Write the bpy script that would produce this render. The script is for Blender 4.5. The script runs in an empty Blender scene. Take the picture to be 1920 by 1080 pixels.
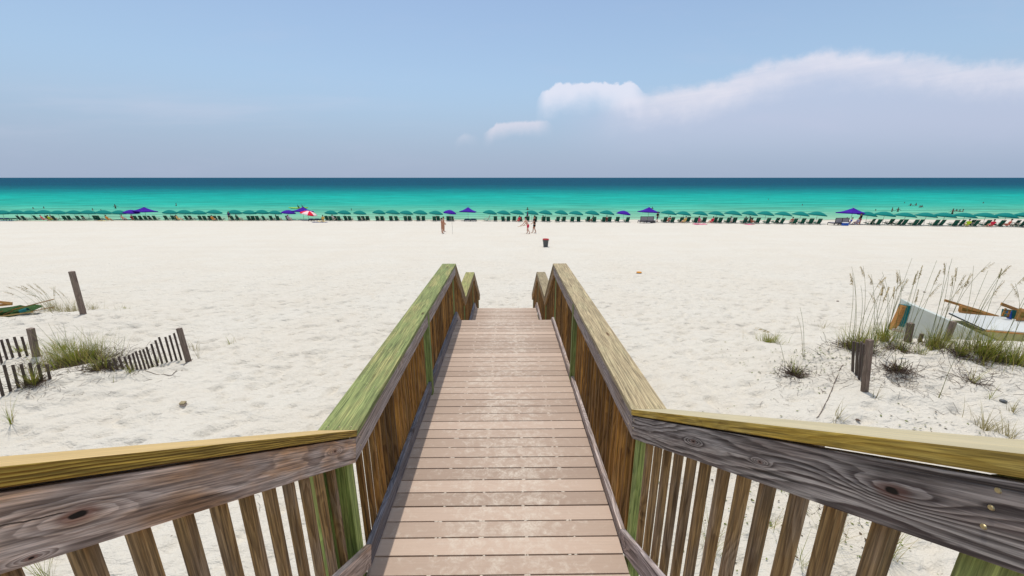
import bpy, bmesh, math, random
import numpy as np
from mathutils import Vector, Matrix, Euler
R = math.radians
SC = bpy.context.scene
COL = SC.collection
CZ = 8.0                      # eye height above the sea
# ------------------------------------------------------------------ camera
TH = math.atan(207/740)
YAW = R(0.70)
cd = bpy.data.cameras.new('camera'); cam = bpy.data.objects.new('camera', cd); COL.objects.link(cam)
cd.lens = 36*740/1920; cd.sensor_width = 36; cd.clip_start = 0.05; cd.clip_end = 60000
cam.location = (0, 0, CZ); cam.rotation_euler = (R(90)-TH, 0, -YAW)
SC.camera = cam
# ------------------------------------------------------------------ light
SUN = Vector((-0.075, 0.26, 1)).normalized()
EL = math.asin(SUN.z); AZ = math.atan2(SUN.x, SUN.y)
ld = bpy.data.lights.new('sun', 'SUN'); lo = bpy.data.objects.new('sun', ld); COL.objects.link(lo)
ld.energy = 2.75; ld.angle = R(0.55); ld.color = (1, 0.955, 0.88)
lo.rotation_euler = SUN.to_track_quat('Z', 'Y').to_euler()
SC.view_settings.view_transform = 'Standard'; SC.view_settings.look = 'None'
SC.view_settings.exposure = 0.0; SC.view_settings.gamma = 1

# ------------------------------------------------------------------ node helper
class NT:
    def __init__(s, tree): s.t = tree; s.n = tree.nodes; s.l = tree.links
    def new(s, k, **kw):
        n = s.n.new(k)
        for a, b in kw.items(): setattr(n, a, b)
        return n
    def put(s, sock, v):
        if v is None: return
        if hasattr(v, 'links') or isinstance(v, bpy.types.NodeSocket): s.l.new(v, sock)
        else:
            if hasattr(sock.default_value, '__len__') and not hasattr(v, '__len__'): v = [v]*len(sock.default_value)
            if hasattr(v, '__len__') and len(sock.default_value) == 4 and len(v) == 3: v = (*v, 1)
            sock.default_value = v
    def m(s, op, a, b=None, c=None, clamp=False):
        n = s.new('ShaderNodeMath', operation=op); n.use_clamp = clamp
        for i, v in enumerate((a, b, c)): s.put(n.inputs[i], v)
        return n.outputs[0]
    def vm(s, op, a, b=None):
        n = s.new('ShaderNodeVectorMath', operation=op); s.put(n.inputs[0], a); s.put(n.inputs[1], b); return n.outputs[0]
    def xyz(s, v):
        n = s.new('ShaderNodeSeparateXYZ'); s.put(n.inputs[0], v); return n.outputs
    def comb(s, x, y, z):
        n = s.new('ShaderNodeCombineXYZ')
        for i, v in enumerate((x, y, z)): s.put(n.inputs[i], v)
        return n.outputs[0]
    def noise(s, v, scale=1, detail=3, rough=.5, dist=0, col=False):
        n = s.new('ShaderNodeTexNoise'); s.put(n.inputs['Vector'], v)
        n.inputs['Scale'].default_value = scale; n.inputs['Detail'].default_value = detail
        n.inputs['Roughness'].default_value = rough; n.inputs['Distortion'].default_value = dist
        return n.outputs['Color' if col else 'Fac']
    def mix(s, f, a, b, mode='MIX'):
        n = s.new('ShaderNodeMix', data_type='RGBA', blend_type=mode)
        s.put(n.inputs[0], f); s.put(n.inputs[6], a); s.put(n.inputs[7], b); return n.outputs[2]
    def ramp(s, f, pts, interp='LINEAR'):
        n = s.new('ShaderNodeValToRGB'); s.put(n.inputs[0], f); cr = n.color_ramp; cr.interpolation = interp
        while len(cr.elements) < len(pts): cr.elements.new(0.5)
        for e, (p, c) in zip(cr.elements, pts):
            e.position = p
            if not hasattr(c, '__len__'): c = (c, c, c)
            e.color = (*c[:3], 1)
        return n.outputs[0]
    def ss(s, v, a, b, o0=0., o1=1.):
        n = s.new('ShaderNodeMapRange', interpolation_type='SMOOTHSTEP')
        s.put(n.inputs[0], v); s.put(n.inputs[1], a); s.put(n.inputs[2], b); s.put(n.inputs[3], o0); s.put(n.inputs[4], o1)
        return n.outputs[0]

def new_mat(name):
    m = bpy.data.materials.new(name); m.use_nodes = True; t = m.node_tree; t.nodes.clear(); k = NT(t)
    out = k.new('ShaderNodeOutputMaterial'); bs = k.new('ShaderNodeBsdfPrincipled'); k.l.new(bs.outputs[0], out.inputs[0])
    return m, k, bs, out

# ------------------------------------------------------------------ sky (world)
w = bpy.data.worlds.new('World'); SC.world = w; w.use_nodes = True
wt = w.node_tree; wt.nodes.clear(); k = NT(wt)
wout = k.new('ShaderNodeOutputWorld'); bg = k.new('ShaderNodeBackground'); wt.links.new(bg.outputs[0], wout.inputs[0])
sky = k.new('ShaderNodeTexSky', sky_type='NISHITA'); sky.sun_disc = False
sky.sun_elevation = EL; sky.sun_rotation = AZ; sky.altitude = 0; sky.air_density = 1.0; sky.dust_density = 1.0; sky.ozone_density = 1.6
tc = k.new('ShaderNodeTexCoord'); g = k.xyz(tc.outputs['Generated'])
gx, gy, gz = g[0], g[1], g[2]
ay = k.m('MAXIMUM', gy, 0.08)
u = k.m('DIVIDE', gx, ay); v = k.m('DIVIDE', gz, ay)
front = k.ss(gy, 0.1, 0.3)
uv = k.comb(u, v, 0.0)
n_big = k.noise(k.vm('MULTIPLY', uv, (4, 9, 1)), 1, 6, .55)
n_fine = k.noise(k.vm('MULTIPLY', uv, (22, 30, 1)), 1, 6, .6)
n_mid = k.noise(k.vm('MULTIPLY', uv, (16, 14, 1)), 1, 7, .62, .7)
base = k.mix(1.0, sky.outputs[0], (1.02, 1.0, 0.98), 'MULTIPLY')
# milky humid air towards the horizon
base = k.mix(k.ss(gz, .45, .9, 0, .55), base, (9.5, 10.2, 11.2))   # brightness added to the overhead sky, out of view, to lift shaded sides
hz = k.ss(gz, 0.0, 0.55, 1, 0)
base = k.mix(k.m('MULTIPLY', hz, 0.80), base, (2.75, 3.95, 5.35))
base = k.mix(k.ss(gz, 0.0, 0.22, .70, 0), base, (2.50, 2.92, 3.95))
# anvil band: top edge height as a function of u
un = k.m('DIVIDE', k.m('ADD', u, 0.2), 1.8)
def fr(uu): return (uu+0.2)/1.8
top = k.ramp(un, [(fr(.22), .17), (fr(.28), .196), (fr(.42), .207), (fr(.50), .225), (fr(.60), .262), (fr(.73), .285), (fr(.9), .278), (fr(1.11), .262), (fr(1.25), .262)], 'EASE')
top = k.m('ADD', top, k.m('MULTIPLY', k.m('SUBTRACT', n_fine, .5), .034))
top = k.m('ADD', top, k.m('MULTIPLY', k.m('SUBTRACT', n_mid, .5), .03))
dd = k.m('SUBTRACT', top, v)
anv = k.m('MULTIPLY', k.ss(dd, -.006, .028), k.ss(dd, .015, .105, 1, 0))
anv = k.m('MULTIPLY', anv, k.ss(u, .20, .34)); 
st_ = k.noise(k.comb(k.m('MULTIPLY', u, 3.0), k.m('SUBTRACT', k.m('MULTIPLY', v, 34), k.m('MULTIPLY', u, 5)), 0.0), 1, 5, .55)
anv = k.m('MULTIPLY', anv, k.m('MULTIPLY', k.ss(n_big, .28, .62, .6, 1.0), k.ss(st_, .30, .62, .62, 1.05)))
veil = k.m('MULTIPLY', k.m('MULTIPLY', k.ss(dd, 0, .04), k.ss(u, .06, .35)), k.m('MULTIPLY', k.ss(v, .01, .14), .55))
# cumulus heads
def head(u0, u1, pts, soft, low, amp):
    t = k.ramp(k.m('DIVIDE', k.m('ADD', u, .2), 1.8), [(fr(a), b) for a, b in pts], 'EASE')
    t = k.m('ADD', t, k.m('MULTIPLY', k.m('SUBTRACT', n_fine, .5), amp))
    d = k.m('SUBTRACT', t, v)
    d = k.m('ADD', d, k.m('MULTIPLY', k.m('SUBTRACT', n_mid, .5), amp*1.5))
    a = k.m('MULTIPLY', k.ss(d, 0, soft), k.ss(k.m('ADD', d, k.m('MULTIPLY', k.m('SUBTRACT', n_big, .5), low*.8)), low*.15, low*1.25, 1, 0))
    return k.m('MULTIPLY', a, k.m('MULTIPLY', k.ss(u, u0, u0+.03), k.ss(u, u1-.05, u1, 1, 0)))
c1 = head(.065, .335, [(.06, .165), (.085, .195), (.13, .209), (.18, .213), (.205, .221), (.225, .214), (.285, .212), (.32, .195)], .006, .062, .022)
c2 = head(-.06, .115, [(-.06, .105), (-.02, .125), (.04, .133), (.10, .132), (.115, .12)], .007, .035, .014)
c3 = head(-.13, -.06, [(-.13, .085), (-.10, .105), (-.07, .10), (-.06, .09)], .01, .03, .02)
left = k.m('MULTIPLY', k.ss(k.noise(k.vm('MULTIPLY', uv, (1.6, 16, 1)), 1, 4, .5), .42, .75), k.m('MULTIPLY', k.ss(v, .06, .12), k.ss(v, .15, .24, 1, 0)))
left = k.m('MULTIPLY', left, k.m('MULTIPLY', k.ss(u, -.4, .0, 1, 0), .30))
wisp = k.m('MULTIPLY', k.ss(k.noise(k.vm('MULTIPLY', uv, (3, 12, 1)), 1, 5, .6), .5, .8), .12)
cl = base
cl = k.mix(k.m('MULTIPLY', front, k.m('ADD', veil, wisp), clamp=True), cl, (4.0, 4.2, 5.35))
cl = k.mix(k.m('MULTIPLY', front, left, clamp=True), cl, (4.6, 4.7, 5.6))
cl = k.mix(k.m('MULTIPLY', front, k.m('MULTIPLY', anv, .80), clamp=True), cl, (5.7, 5.6, 6.2))
cl = k.mix(k.m('MULTIPLY', front, k.m('MULTIPLY', c1, .66), clamp=True), cl, (6.4, 6.2, 6.8))
cl = k.mix(k.m('MULTIPLY', front, k.m('MULTIPLY', c2, .50), clamp=True), cl, (6.2, 5.7, 6.2))
cl = k.mix(k.m('MULTIPLY', front, k.m('MULTIPLY', c3, .25), clamp=True), cl, (5.6, 5.4, 6.0))
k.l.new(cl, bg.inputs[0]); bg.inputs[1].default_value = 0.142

# ------------------------------------------------------------------ materials
def plain(name, col, rough=.6, spec=.3, var=.12, scale=20, metal=0, trans=0):
    m, k, b, o = new_mat(name)
    tcn = k.new('ShaderNodeTexCoord'); n = k.noise(tcn.outputs['Object'], scale, 3)
    f = k.m('ADD', k.m('MULTIPLY', n, 2*var), 1-var)
    c = k.mix(1.0, col, k.comb(f, f, f), 'MULTIPLY')
    k.put(b.inputs['Base Color'], c); b.inputs['Roughness'].default_value = rough
    b.inputs['Specular IOR Level'].default_value = spec; b.inputs['Metallic'].default_value = metal
    if trans:
        tr = k.new('ShaderNodeBsdfTranslucent'); k.put(tr.inputs[0], c); mx = k.new('ShaderNodeMixShader')
        mx.inputs[0].default_value = trans; k.l.new(b.outputs[0], mx.inputs[1]); k.l.new(tr.outputs[0], mx.inputs[2]); k.l.new(mx.outputs[0], o.inputs[0])
    return m

def wood(name, light, dark, stain, stain_amt=.5, knots=1.0, ring=34, contrast=.8, rough=.75, fibre=.5, stain_scale=1.0, own=(), tvar=.36, zring=.8, lit_top=None, split=None):
    m, k, b, o = new_mat(name)
    tcn = k.new('ShaderNodeTexCoord'); oi = k.new('ShaderNodeObjectInfo')
    P = k.xyz(tcn.outputs['Object']); rn = k.m('MULTIPLY', oi.outputs['Random'], 71.0)
    x = k.m('ADD', P[0], rn); y = P[1]; z = P[2]
    low = k.noise(k.comb(k.m('MULTIPLY', x, 1.1), k.m('MULTIPLY', y, 6), k.m('MULTIPLY', z, 6)), 1, 2, .4)
    vo = k.new('ShaderNodeTexVoronoi', feature='F1'); k.put(vo.inputs['Vector'], k.comb(k.m('MULTIPLY', x, 1.9), k.m('MULTIPLY', y, 6.0), k.m('MULTIPLY', k.m('ADD', z, rn), 2.0)))
    vo.inputs['Scale'].default_value = 1.0
    d = vo.outputs['Distance']
    kb = k.m('EXPONENT', k.m('MULTIPLY', k.m('MULTIPLY', d, d), -26.0))
    ph = k.m('ADD', k.m('MULTIPLY', k.m('ADD', y, k.m('MULTIPLY', z, zring)), ring), k.m('MULTIPLY', low, 9.0))
    ph = k.m('ADD', ph, k.m('MULTIPLY', kb, 5.0*knots))
    holes = None
    for (kx, ky, kr) in own:      # knots at given places along the plank: the grain parts round them
        wz = k.noise(k.comb(k.m('MULTIPLY', P[0], 7), k.m('MULTIPLY', y, 22), 4.0), 1, 3, .6, col=True); wq = k.xyz(wz)
        ax = k.m('ADD', k.m('SUBTRACT', P[0], kx), k.m('MULTIPLY', k.m('SUBTRACT', wq[0], .5), kr*4)); by_ = k.m('ADD', k.m('SUBTRACT', y, ky), k.m('MULTIPLY', k.m('SUBTRACT', wq[1], .5), kr*1.6))
        e = k.m('EXPONENT', k.m('MULTIPLY', -1.0, k.m('ADD', k.m('POWER', k.m('DIVIDE', ax, kr*12), 2.0), k.m('POWER', k.m('DIVIDE', by_, kr*2.6), 2.0))))
        ph = k.m('ADD', ph, k.m('MULTIPLY', e, 3.6 if ky < .02 else -3.6))
        dd_ = k.m('SQRT', k.m('ADD', k.m('POWER', k.m('DIVIDE', ax, kr*2.6), 2.0), k.m('POWER', k.m('DIVIDE', by_, kr), 2.0)))
        holes = dd_ if holes is None else k.m('MINIMUM', holes, dd_)
    jit = k.noise(k.comb(k.m('MULTIPLY', x, 5), k.m('MULTIPLY', y, 40), k.m('MULTIPLY', z, 40)), 1, 3, .6)
    ph = k.m('ADD', ph, k.m('MULTIPLY', jit, .9))
    fr_ = k.m('FRACT', ph); ringv = k.m('MULTIPLY', k.ss(fr_, 0, .82), k.ss(fr_, .86, 1, 1, 0))
    fib = k.noise(k.comb(k.m('MULTIPLY', x, 5), k.m('MULTIPLY', y, 260), k.m('MULTIPLY', z, 260)), 1, 4, .65)
    fib2 = k.noise(k.comb(k.m('MULTIPLY', x, 1.5), k.m('MULTIPLY', y, 60), k.m('MULTIPLY', z, 60)), 1, 3, .6)
    big = k.noise(k.comb(k.m('MULTIPLY', x, 2.2*stain_scale), k.m('MULTIPLY', y, 9*stain_scale), k.m('MULTIPLY', z, 9)), 1, 4, .55)
    c = k.mix(k.m('MULTIPLY', k.ss(big, .42, .68), stain_amt), light, stain)
    g_ = k.m('ADD', k.m('MULTIPLY', ringv, contrast), k.m('MULTIPLY', k.m('SUBTRACT', k.ss(fib2, .35, .7), .5), fibre), clamp=True)
    c = k.mix(g_, c, dark)
    fib3 = k.noise(k.comb(k.m('MULTIPLY', x, 3.5), k.m('MULTIPLY', y, 120), k.m('MULTIPLY', z, 120)), 1, 5, .7)
    fv3 = k.ss(fib3, .30, .70, .50, 1.38); c = k.mix(1.0, c, k.comb(fv3, fv3, fv3), 'MULTIPLY')
    fv = k.ss(fib, .3, .7, .72, 1.22); c = k.mix(1.0, c, k.comb(fv, fv, fv), 'MULTIPLY')
    if lit_top:                # sunlit top painted in: upper face mixed paler than the shaded sides
        nz = k.xyz(tcn.outputs['Normal'])[2]; c = k.mix(k.m('MULTIPLY', k.ss(nz, .6, .9), .72), c, k.mix(k.ss(big, .3, .7), lit_top, [q*.8 for q in lit_top]))
    tv = k.m('ADD', 1-tvar/2, k.m('MULTIPLY', k.m('FRACT', k.m('MULTIPLY', oi.outputs['Random'], 7.7)), tvar)); c = k.mix(1.0, c, k.comb(tv, tv, tv), 'MULTIPLY')
    # long drying cracks and dark knots
    ck = k.noise(k.comb(k.m('MULTIPLY', x, 1.4), k.m('MULTIPLY', y, 75), k.m('MULTIPLY', z, 75)), 1, 2, .5)
    crack = k.ss(ck, .70, .76); c = k.mix(k.m('MULTIPLY', crack, .8), c, [q*.25 for q in dark])
    kn = k.ss(d, .05*knots+.001, .115*knots+.002, 1, 0); core = k.ss(d, .02*knots, .05*knots+.001, 1, 0)
    c = k.mix(k.m('MULTIPLY', kn, .75), c, [dark[0]*.8, dark[1]*.55, dark[2]*.4])
    c = k.mix(k.m('MULTIPLY', core, .9), c, (.02, .012, .008))
    if split:                 # one long drying split: (x0, x1, y0, y1) along the plank
        x0_, x1_, y0_, y1_ = split; tt = k.m('DIVIDE', k.m('SUBTRACT', P[0], x0_), x1_-x0_)
        yl = k.m('ADD', k.m('ADD', y0_, k.m('MULTIPLY', tt, y1_-y0_)), k.m('MULTIPLY', k.m('SUBTRACT', k.noise(k.comb(k.m('MULTIPLY', P[0], 14), 0.0, 0.0), 1, 4, .6), .5), .012))
        sm = k.m('MULTIPLY', k.ss(k.m('ABSOLUTE', k.m('SUBTRACT', y, yl)), .0006, .0024, 1, 0), k.m('MULTIPLY', k.ss(tt, -.02, .06), k.ss(tt, .85, 1, 1, 0)))
        c = k.mix(k.m('MULTIPLY', sm, .9), c, (.02, .012, .009))
    if holes is not None:
        hj = k.m('ADD', holes, k.m('MULTIPLY', k.m('SUBTRACT', jit, .5), .7))
        c = k.mix(k.m('MULTIPLY', k.ss(hj, .9, 2.1, 1, 0), .65), c, (dark[0]*1.5, dark[1]*.8, dark[2]*.6)); c = k.mix(k.ss(hj, .55, .85, 1, 0), c, (.012, .007, .004))
    k.put(b.inputs['Base Color'], c); b.inputs['Roughness'].default_value = rough; b.inputs['Specular IOR Level'].default_value = .25
    bp = k.new('ShaderNodeBump'); bp.inputs['Strength'].default_value = .55; bp.inputs['Distance'].default_value = .004
    hh = k.m('SUBTRACT', k.m('ADD', k.m('MULTIPLY', fib, .5), k.m('MULTIPLY', ringv, -.25)), k.m('ADD', crack, kn))
    k.put(bp.inputs['Height'], hh); k.l.new(bp.outputs[0], b.inputs['Normal'])
    return m
M = {}
M['grey_left'] = wood('weathered grey brown timber', (.50, .395, .33), (.14, .088, .066), (.52, .26, .10), .7, 1.2, 26, .5)
M['grey_right'] = wood('weathered slate grey timber', (.46, .39, .375), (.10, .072, .070), (.30, .21, .16), .5, 1.2, 30, .75)
M['grey_main'] = wood('weathered grey timber', (.46, .38, .34), (.14, .10, .085), (.36, .23, .13), .5, 1.0, 30, .55)
M['blue_grey'] = wood('dark blue grey timber', (.22, .215, .24), (.07, .062, .066), (.20, .15, .12), .4, 1.0, 28, .5)
M['yellow_l'] = wood('honey yellow treated timber', (.40, .26, .045), (.11, .045, .002), (.46, .31, .07), .3, .45, 40, .9, fibre=.3, zring=3.2, lit_top=(.58, .41, .19))
M['yellow_r'] = wood('straw yellow treated timber', (.40, .26, .040), (.22, .115, .006), (.46, .36, .12), .5, .9, 20, .40, fibre=.35, zring=1.5, lit_top=(.50, .45, .32))
M['green_cap'] = wood('mossy green treated timber', (.265, .30, .105), (.12, .15, .05), (.42, .36, .14), .75, 1.2, 12, .38, fibre=.45, stain_scale=.9)
M['olive_cap'] = wood('olive tan timber', (.30, .27, .10), (.15, .13, .05), (.25, .27, .09), .6, .9, 16, .4)
M['tan_cap'] = wood('bleached tan timber', (.375, .295, .17), (.175, .125, .065), (.35, .30, .17), .6, 1.1, 16, .35, fibre=.5)
M['baluster'] = wood('brown baluster timber', (.30, .145, .030), (.07, .022, .003), (.26, .17, .075), .5, .5, 40, .6, tvar=1.1)
M['baluster_near'] = wood('grey brown baluster timber', (.335, .205, .080), (.105, .050, .014), (.32, .25, .19), .6, .6, 40, .55)
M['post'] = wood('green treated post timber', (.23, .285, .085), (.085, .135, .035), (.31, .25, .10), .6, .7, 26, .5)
M['post_bounce_lit'] = wood('green treated post timber with painted bounce light', (.36, .44, .13), (.14, .21, .05), (.42, .38, .14), .6, .7, 26, .55)  # lighter copy of the post timber, bounced light painted into its colour
M['post_brown'] = wood('weathered fence timber', (.25, .18, .14), (.09, .06, .048), (.30, .25, .19), .5, .5, 26, .5)
M['slat'] = wood('thin dark fence slat timber', (.11, .080, .066), (.045, .033, .028), (.15, .12, .08), .5, .2, 60, .5)
M['oiled'] = wood('orange oiled timber', (.50, .23, .06), (.24, .10, .025), (.55, .33, .12), .4, .3, 40, .5)
M['frame_pale'] = plain('pale painted wood', (.55, .48, .38), .6)
M['sand_blob'] = plain('loose dry sand', (.72, .64, .53), .95, .1, .15, 120)
M['canvas_green'] = plain('dark green canvas', (.012, .085, .058), .85, .1, .25, 6)
M['moss'] = plain('faded green canvas', (.035, .075, .022), .85, .1, .6, 9)
M['canvas_teal'] = plain('teal umbrella fabric', (.004, .200, .175), .8, .1, .1, 2, trans=.12)
M['canvas_purple'] = plain('violet umbrella fabric', (.055, .010, .30), .8, .1, .1, 2, trans=.12)
M['canvas_navy'] = plain('navy umbrella fabric', (.03, .015, .16), .8, .1, .1, 2)
M['canvas_red'] = plain('red umbrella fabric', (.68, .012, .04), .8, .1, .1, 2)
M['canvas_white'] = plain('white umbrella fabric', (.80, .60, .58), .8, .1, .05, 2)
M['pole'] = plain('pale umbrella pole', (.5, .48, .42), .5)
M['metal'] = plain('brassy screw head', (.55, .45, .25), .35, .5, .1, 50, metal=.8)
M['dark'] = plain('black powder coated frame', (.018, .018, .02), .6)
M['mesh_grey'] = plain('grey sling fabric', (.24, .22, .24), .8)
M['navy'] = plain('navy cushion', (.012, .018, .12), .8)
M['paint_white'] = plain('chalky white paint', (.54, .54, .50), .6, .3, .06, 5)
M['paint_pale'] = plain('pale grey green paint', (.56, .58, .51), .6, .2, .16, 3)
M['paint_under'] = plain('faded straw paint', (.44, .43, .22), .6, .3, .1, 5)
M['paint_teal'] = plain('teal slatted fabric', (.01, .13, .13), .7, .2, .2, 10)
M['can_grey'] = plain('dark grey plastic', (.075, .08, .083), .5, .4, .1, 8)
M['can_red'] = plain('red bin liner', (.5, .03, .03), .45, .4, .2, 20)
M['hair'] = plain('dark brown hair', (.03, .018, .012), .7)
M['skin_tan'] = plain('tanned skin', (.47, .22, .13), .55, .3, .06, 8)
M['skin_fair'] = plain('fair sunlit skin', (.62, .37, .27), .55, .3, .06, 8)
M['skin_wet'] = plain('shaded wet skin', (.16, .09, .06), .4, .4, .1, 8)
CL = dict(red=(.62, .03, .07), coral=(.62, .14, .10), black=(.012, .012, .014), navy=(.015, .02, .13), yellow=(.66, .48, .13), lime=(.42, .62, .03),
          pink=(.75, .06, .22), orange=(.62, .26, .04), blue=(.03, .10, .42), white=(.75, .74, .72), maroon=(.22, .02, .03), lilac=(.35, .32, .45))
for q, c in CL.items(): M['c_'+q] = plain(q+' cloth', c, .85, .1, .1, 6)

# grass: colour varies per blade by position
def grass_mat(name, a, b_, c_):
    m, k, b, o = new_mat(name)
    ge = k.new('ShaderNodeNewGeometry'); tcn = k.new('ShaderNodeTexCoord')
    n = k.noise(tcn.outputs['Object'], 14, 2); r = ge.outputs['Random Per Island']
    c = k.mix(r, a, b_); c = k.mix(k.m('MULTIPLY', k.ss(r, .62, .78), .9), c, c_)
    f = k.m('ADD', .65, k.m('MULTIPLY', n, .7)); c = k.mix(1.0, c, k.comb(f, f, f), 'MULTIPLY')
    k.put(b.inputs['Base Color'], c); b.inputs['Roughness'].default_value = .6; b.inputs['Specular IOR Level'].default_value = .25
    tr = k.new('ShaderNodeBsdfTranslucent'); k.put(tr.inputs[0], c); mx = k.new('ShaderNodeMixShader'); mx.inputs[0].default_value = .3
    k.l.new(b.outputs[0], mx.inputs[1]); k.l.new(tr.outputs[0], mx.inputs[2]); k.l.new(mx.outputs[0], o.inputs[0])
    return m
M['grass'] = grass_mat('dune grass blades', (.15, .19, .018), (.36, .36, .055), (.38, .29, .11))
M['grass_dry'] = grass_mat('dry dune grass', (.36, .31, .14), (.44, .38, .19), (.20, .16, .07))
M['stem'] = grass_mat('sea oat stems', (.24, .25, .08), (.16, .20, .05), (.40, .34, .16))
M['seed'] = grass_mat('straw seed heads', (.50, .40, .22), (.60, .50, .30), (.33, .24, .11))
M['twig'] = grass_mat('dead brown twigs', (.11, .070, .048), (.17, .115, .085), (.07, .045, .032))
M['leaf'] = grass_mat('small vine leaves', (.12, .15, .03), (.22, .24, .05), (.10, .06, .04))

# deck boards
PITCH = .143
def deck_mat():
    m, k, b, o = new_mat('pinkish tan composite boards')
    ge = k.new('ShaderNodeNewGeometry'); P = k.xyz(ge.outputs['Position'])
    wn = k.new('ShaderNodeTexWhiteNoise', noise_dimensions='1D'); k.put(wn.inputs['W'], k.m('FLOOR', k.m('DIVIDE', P[1], PITCH)))
    r = wn.outputs['Value']
    f = k.m('ADD', .86, k.m('MULTIPLY', r, .26))
    c = k.mix(r, (.405, .295, .222), (.455, .342, .262))
    streak = k.noise(k.comb(k.m('MULTIPLY', P[0], 3), k.m('MULTIPLY', P[1], 90), 0.0), 1, 4, .6)
    f = k.m('MULTIPLY', f, k.m('ADD', .88, k.m('MULTIPLY', streak, .24)))
    c = k.mix(1.0, c, k.comb(f, f, f), 'MULTIPLY')
    row = k.m('MULTIPLY', k.m('FLOOR', k.m('DIVIDE', P[1], PITCH)), 3.1)
    n1 = k.noise(k.comb(k.m('MULTIPLY', P[0], 14), k.m('ADD', k.m('MULTIPLY', P[1], 17), k.m('MULTIPLY', r, .8)), row), 1, 6, .68, .6)
    n2 = k.noise(k.comb(P[0], P[1], 3.3), 2.1, 3, .5)
    cen = k.ss(k.m('ABSOLUTE', k.m('ADD', P[0], .03)), .15, .80, .115, -.03)
    s_ = k.ss(k.m('ADD', k.m('ADD', n1, cen), k.m('MULTIPLY', k.m('SUBTRACT', n2, .5), .30)), .50, .82)
    n3 = k.noise(k.comb(P[0], P[1], 9.0), 60, 3, .6)
    s_ = k.m('MULTIPLY', s_, k.ss(n3, .3, .62, .35, 1))
    c = k.mix(k.m('MULTIPLY', s_, .75), c, (.62, .54, .44))
    k.put(b.inputs['Base Color'], c); b.inputs['Roughness'].default_value = .72; b.inputs['Specular IOR Level'].default_value = .3
    bp = k.new('ShaderNodeBump'); bp.inputs['Strength'].default_value = .35; bp.inputs['Distance'].default_value = .002
    k.put(bp.inputs['Height'], k.m('ADD', streak, k.m('MULTIPLY', n3, .6))); k.l.new(bp.outputs[0], b.inputs['Normal'])
    return m
M['deck'] = deck_mat()

def sand_mat():
    m, k, b, o = new_mat('white quartz sand')
    ge = k.new('ShaderNodeNewGeometry'); Ps = ge.outputs['Position']; P = k.xyz(Ps)
    n1 = k.noise(Ps, .35, 4, .55); n2 = k.noise(Ps, 5, 4, .6); n3 = k.noise(Ps, 160, 2, .6)
    c = k.mix(k.ss(n1, .3, .7), (.600, .545, .455), (.612, .566, .482))
    c = k.mix(k.m('MULTIPLY', k.ss(n2, .50, .80), .35), c, (.52, .45, .35))
    # raked / driven strip and damp sand near the water
    far = k.ss(P[1], 18, 34)
    band = k.noise(k.comb(k.m('MULTIPLY', P[0], .03), k.m('MULTIPLY', P[1], .9), 0.0), 1, 3, .6)
    c = k.mix(k.m('MULTIPLY', far, k.m('MULTIPLY', k.ss(band, .45, .7), .35)), c, (.555, .50, .42))
    c = k.mix(k.m('MULTIPLY', k.ss(P[1], 50, 68), .25), c, (.56, .50, .415))
    c = k.mix(k.ss(P[2], .30, .12, 0, .7), c, (.42, .37, .27))
    f = k.ss(n3, .25, .75, .93, 1.05); c = k.mix(1.0, c, k.comb(f, f, f), 'MULTIPLY')
    sp = k.new('ShaderNodeTexVoronoi'); k.put(sp.inputs['Vector'], Ps); sp.inputs['Scale'].default_value = 4.0
    deb = k.m('MULTIPLY', k.ss(sp.outputs['Distance'], .035, .055, 1, 0), k.ss(k.noise(Ps, .8, 2), .52, .60))
    deb = k.m('MULTIPLY', deb, k.ss(P[1], 14, 24, 1, 0))
    c = k.mix(k.m('MULTIPLY', deb, .75), c, (.16, .11, .07))
    k.put(b.inputs['Base Color'], c); b.inputs['Roughness'].default_value = .95; b.inputs['Specular IOR Level'].default_value = .1
    bp = k.new('ShaderNodeBump'); bp.inputs['Strength'].default_value = .9; bp.inputs['Distance'].default_value = .075
    n4 = k.noise(Ps, 9, 5, .6); n5 = k.noise(k.vm('MULTIPLY', Ps, (1.0, 2.2, 1)), 2.4, 4, .6)
    nf = k.ss(P[1], 14, 45, 1, .45)
    k.put(bp.inputs['Height'], k.m('MULTIPLY', k.m('ADD', k.m('ADD', k.m('MULTIPLY', n4, .55), k.m('MULTIPLY', n5, 1.8)), k.m('MULTIPLY', n3, .05)), nf)); k.l.new(bp.outputs[0], b.inputs['Normal'])
    return m
M['sand'] = sand_mat()

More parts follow.
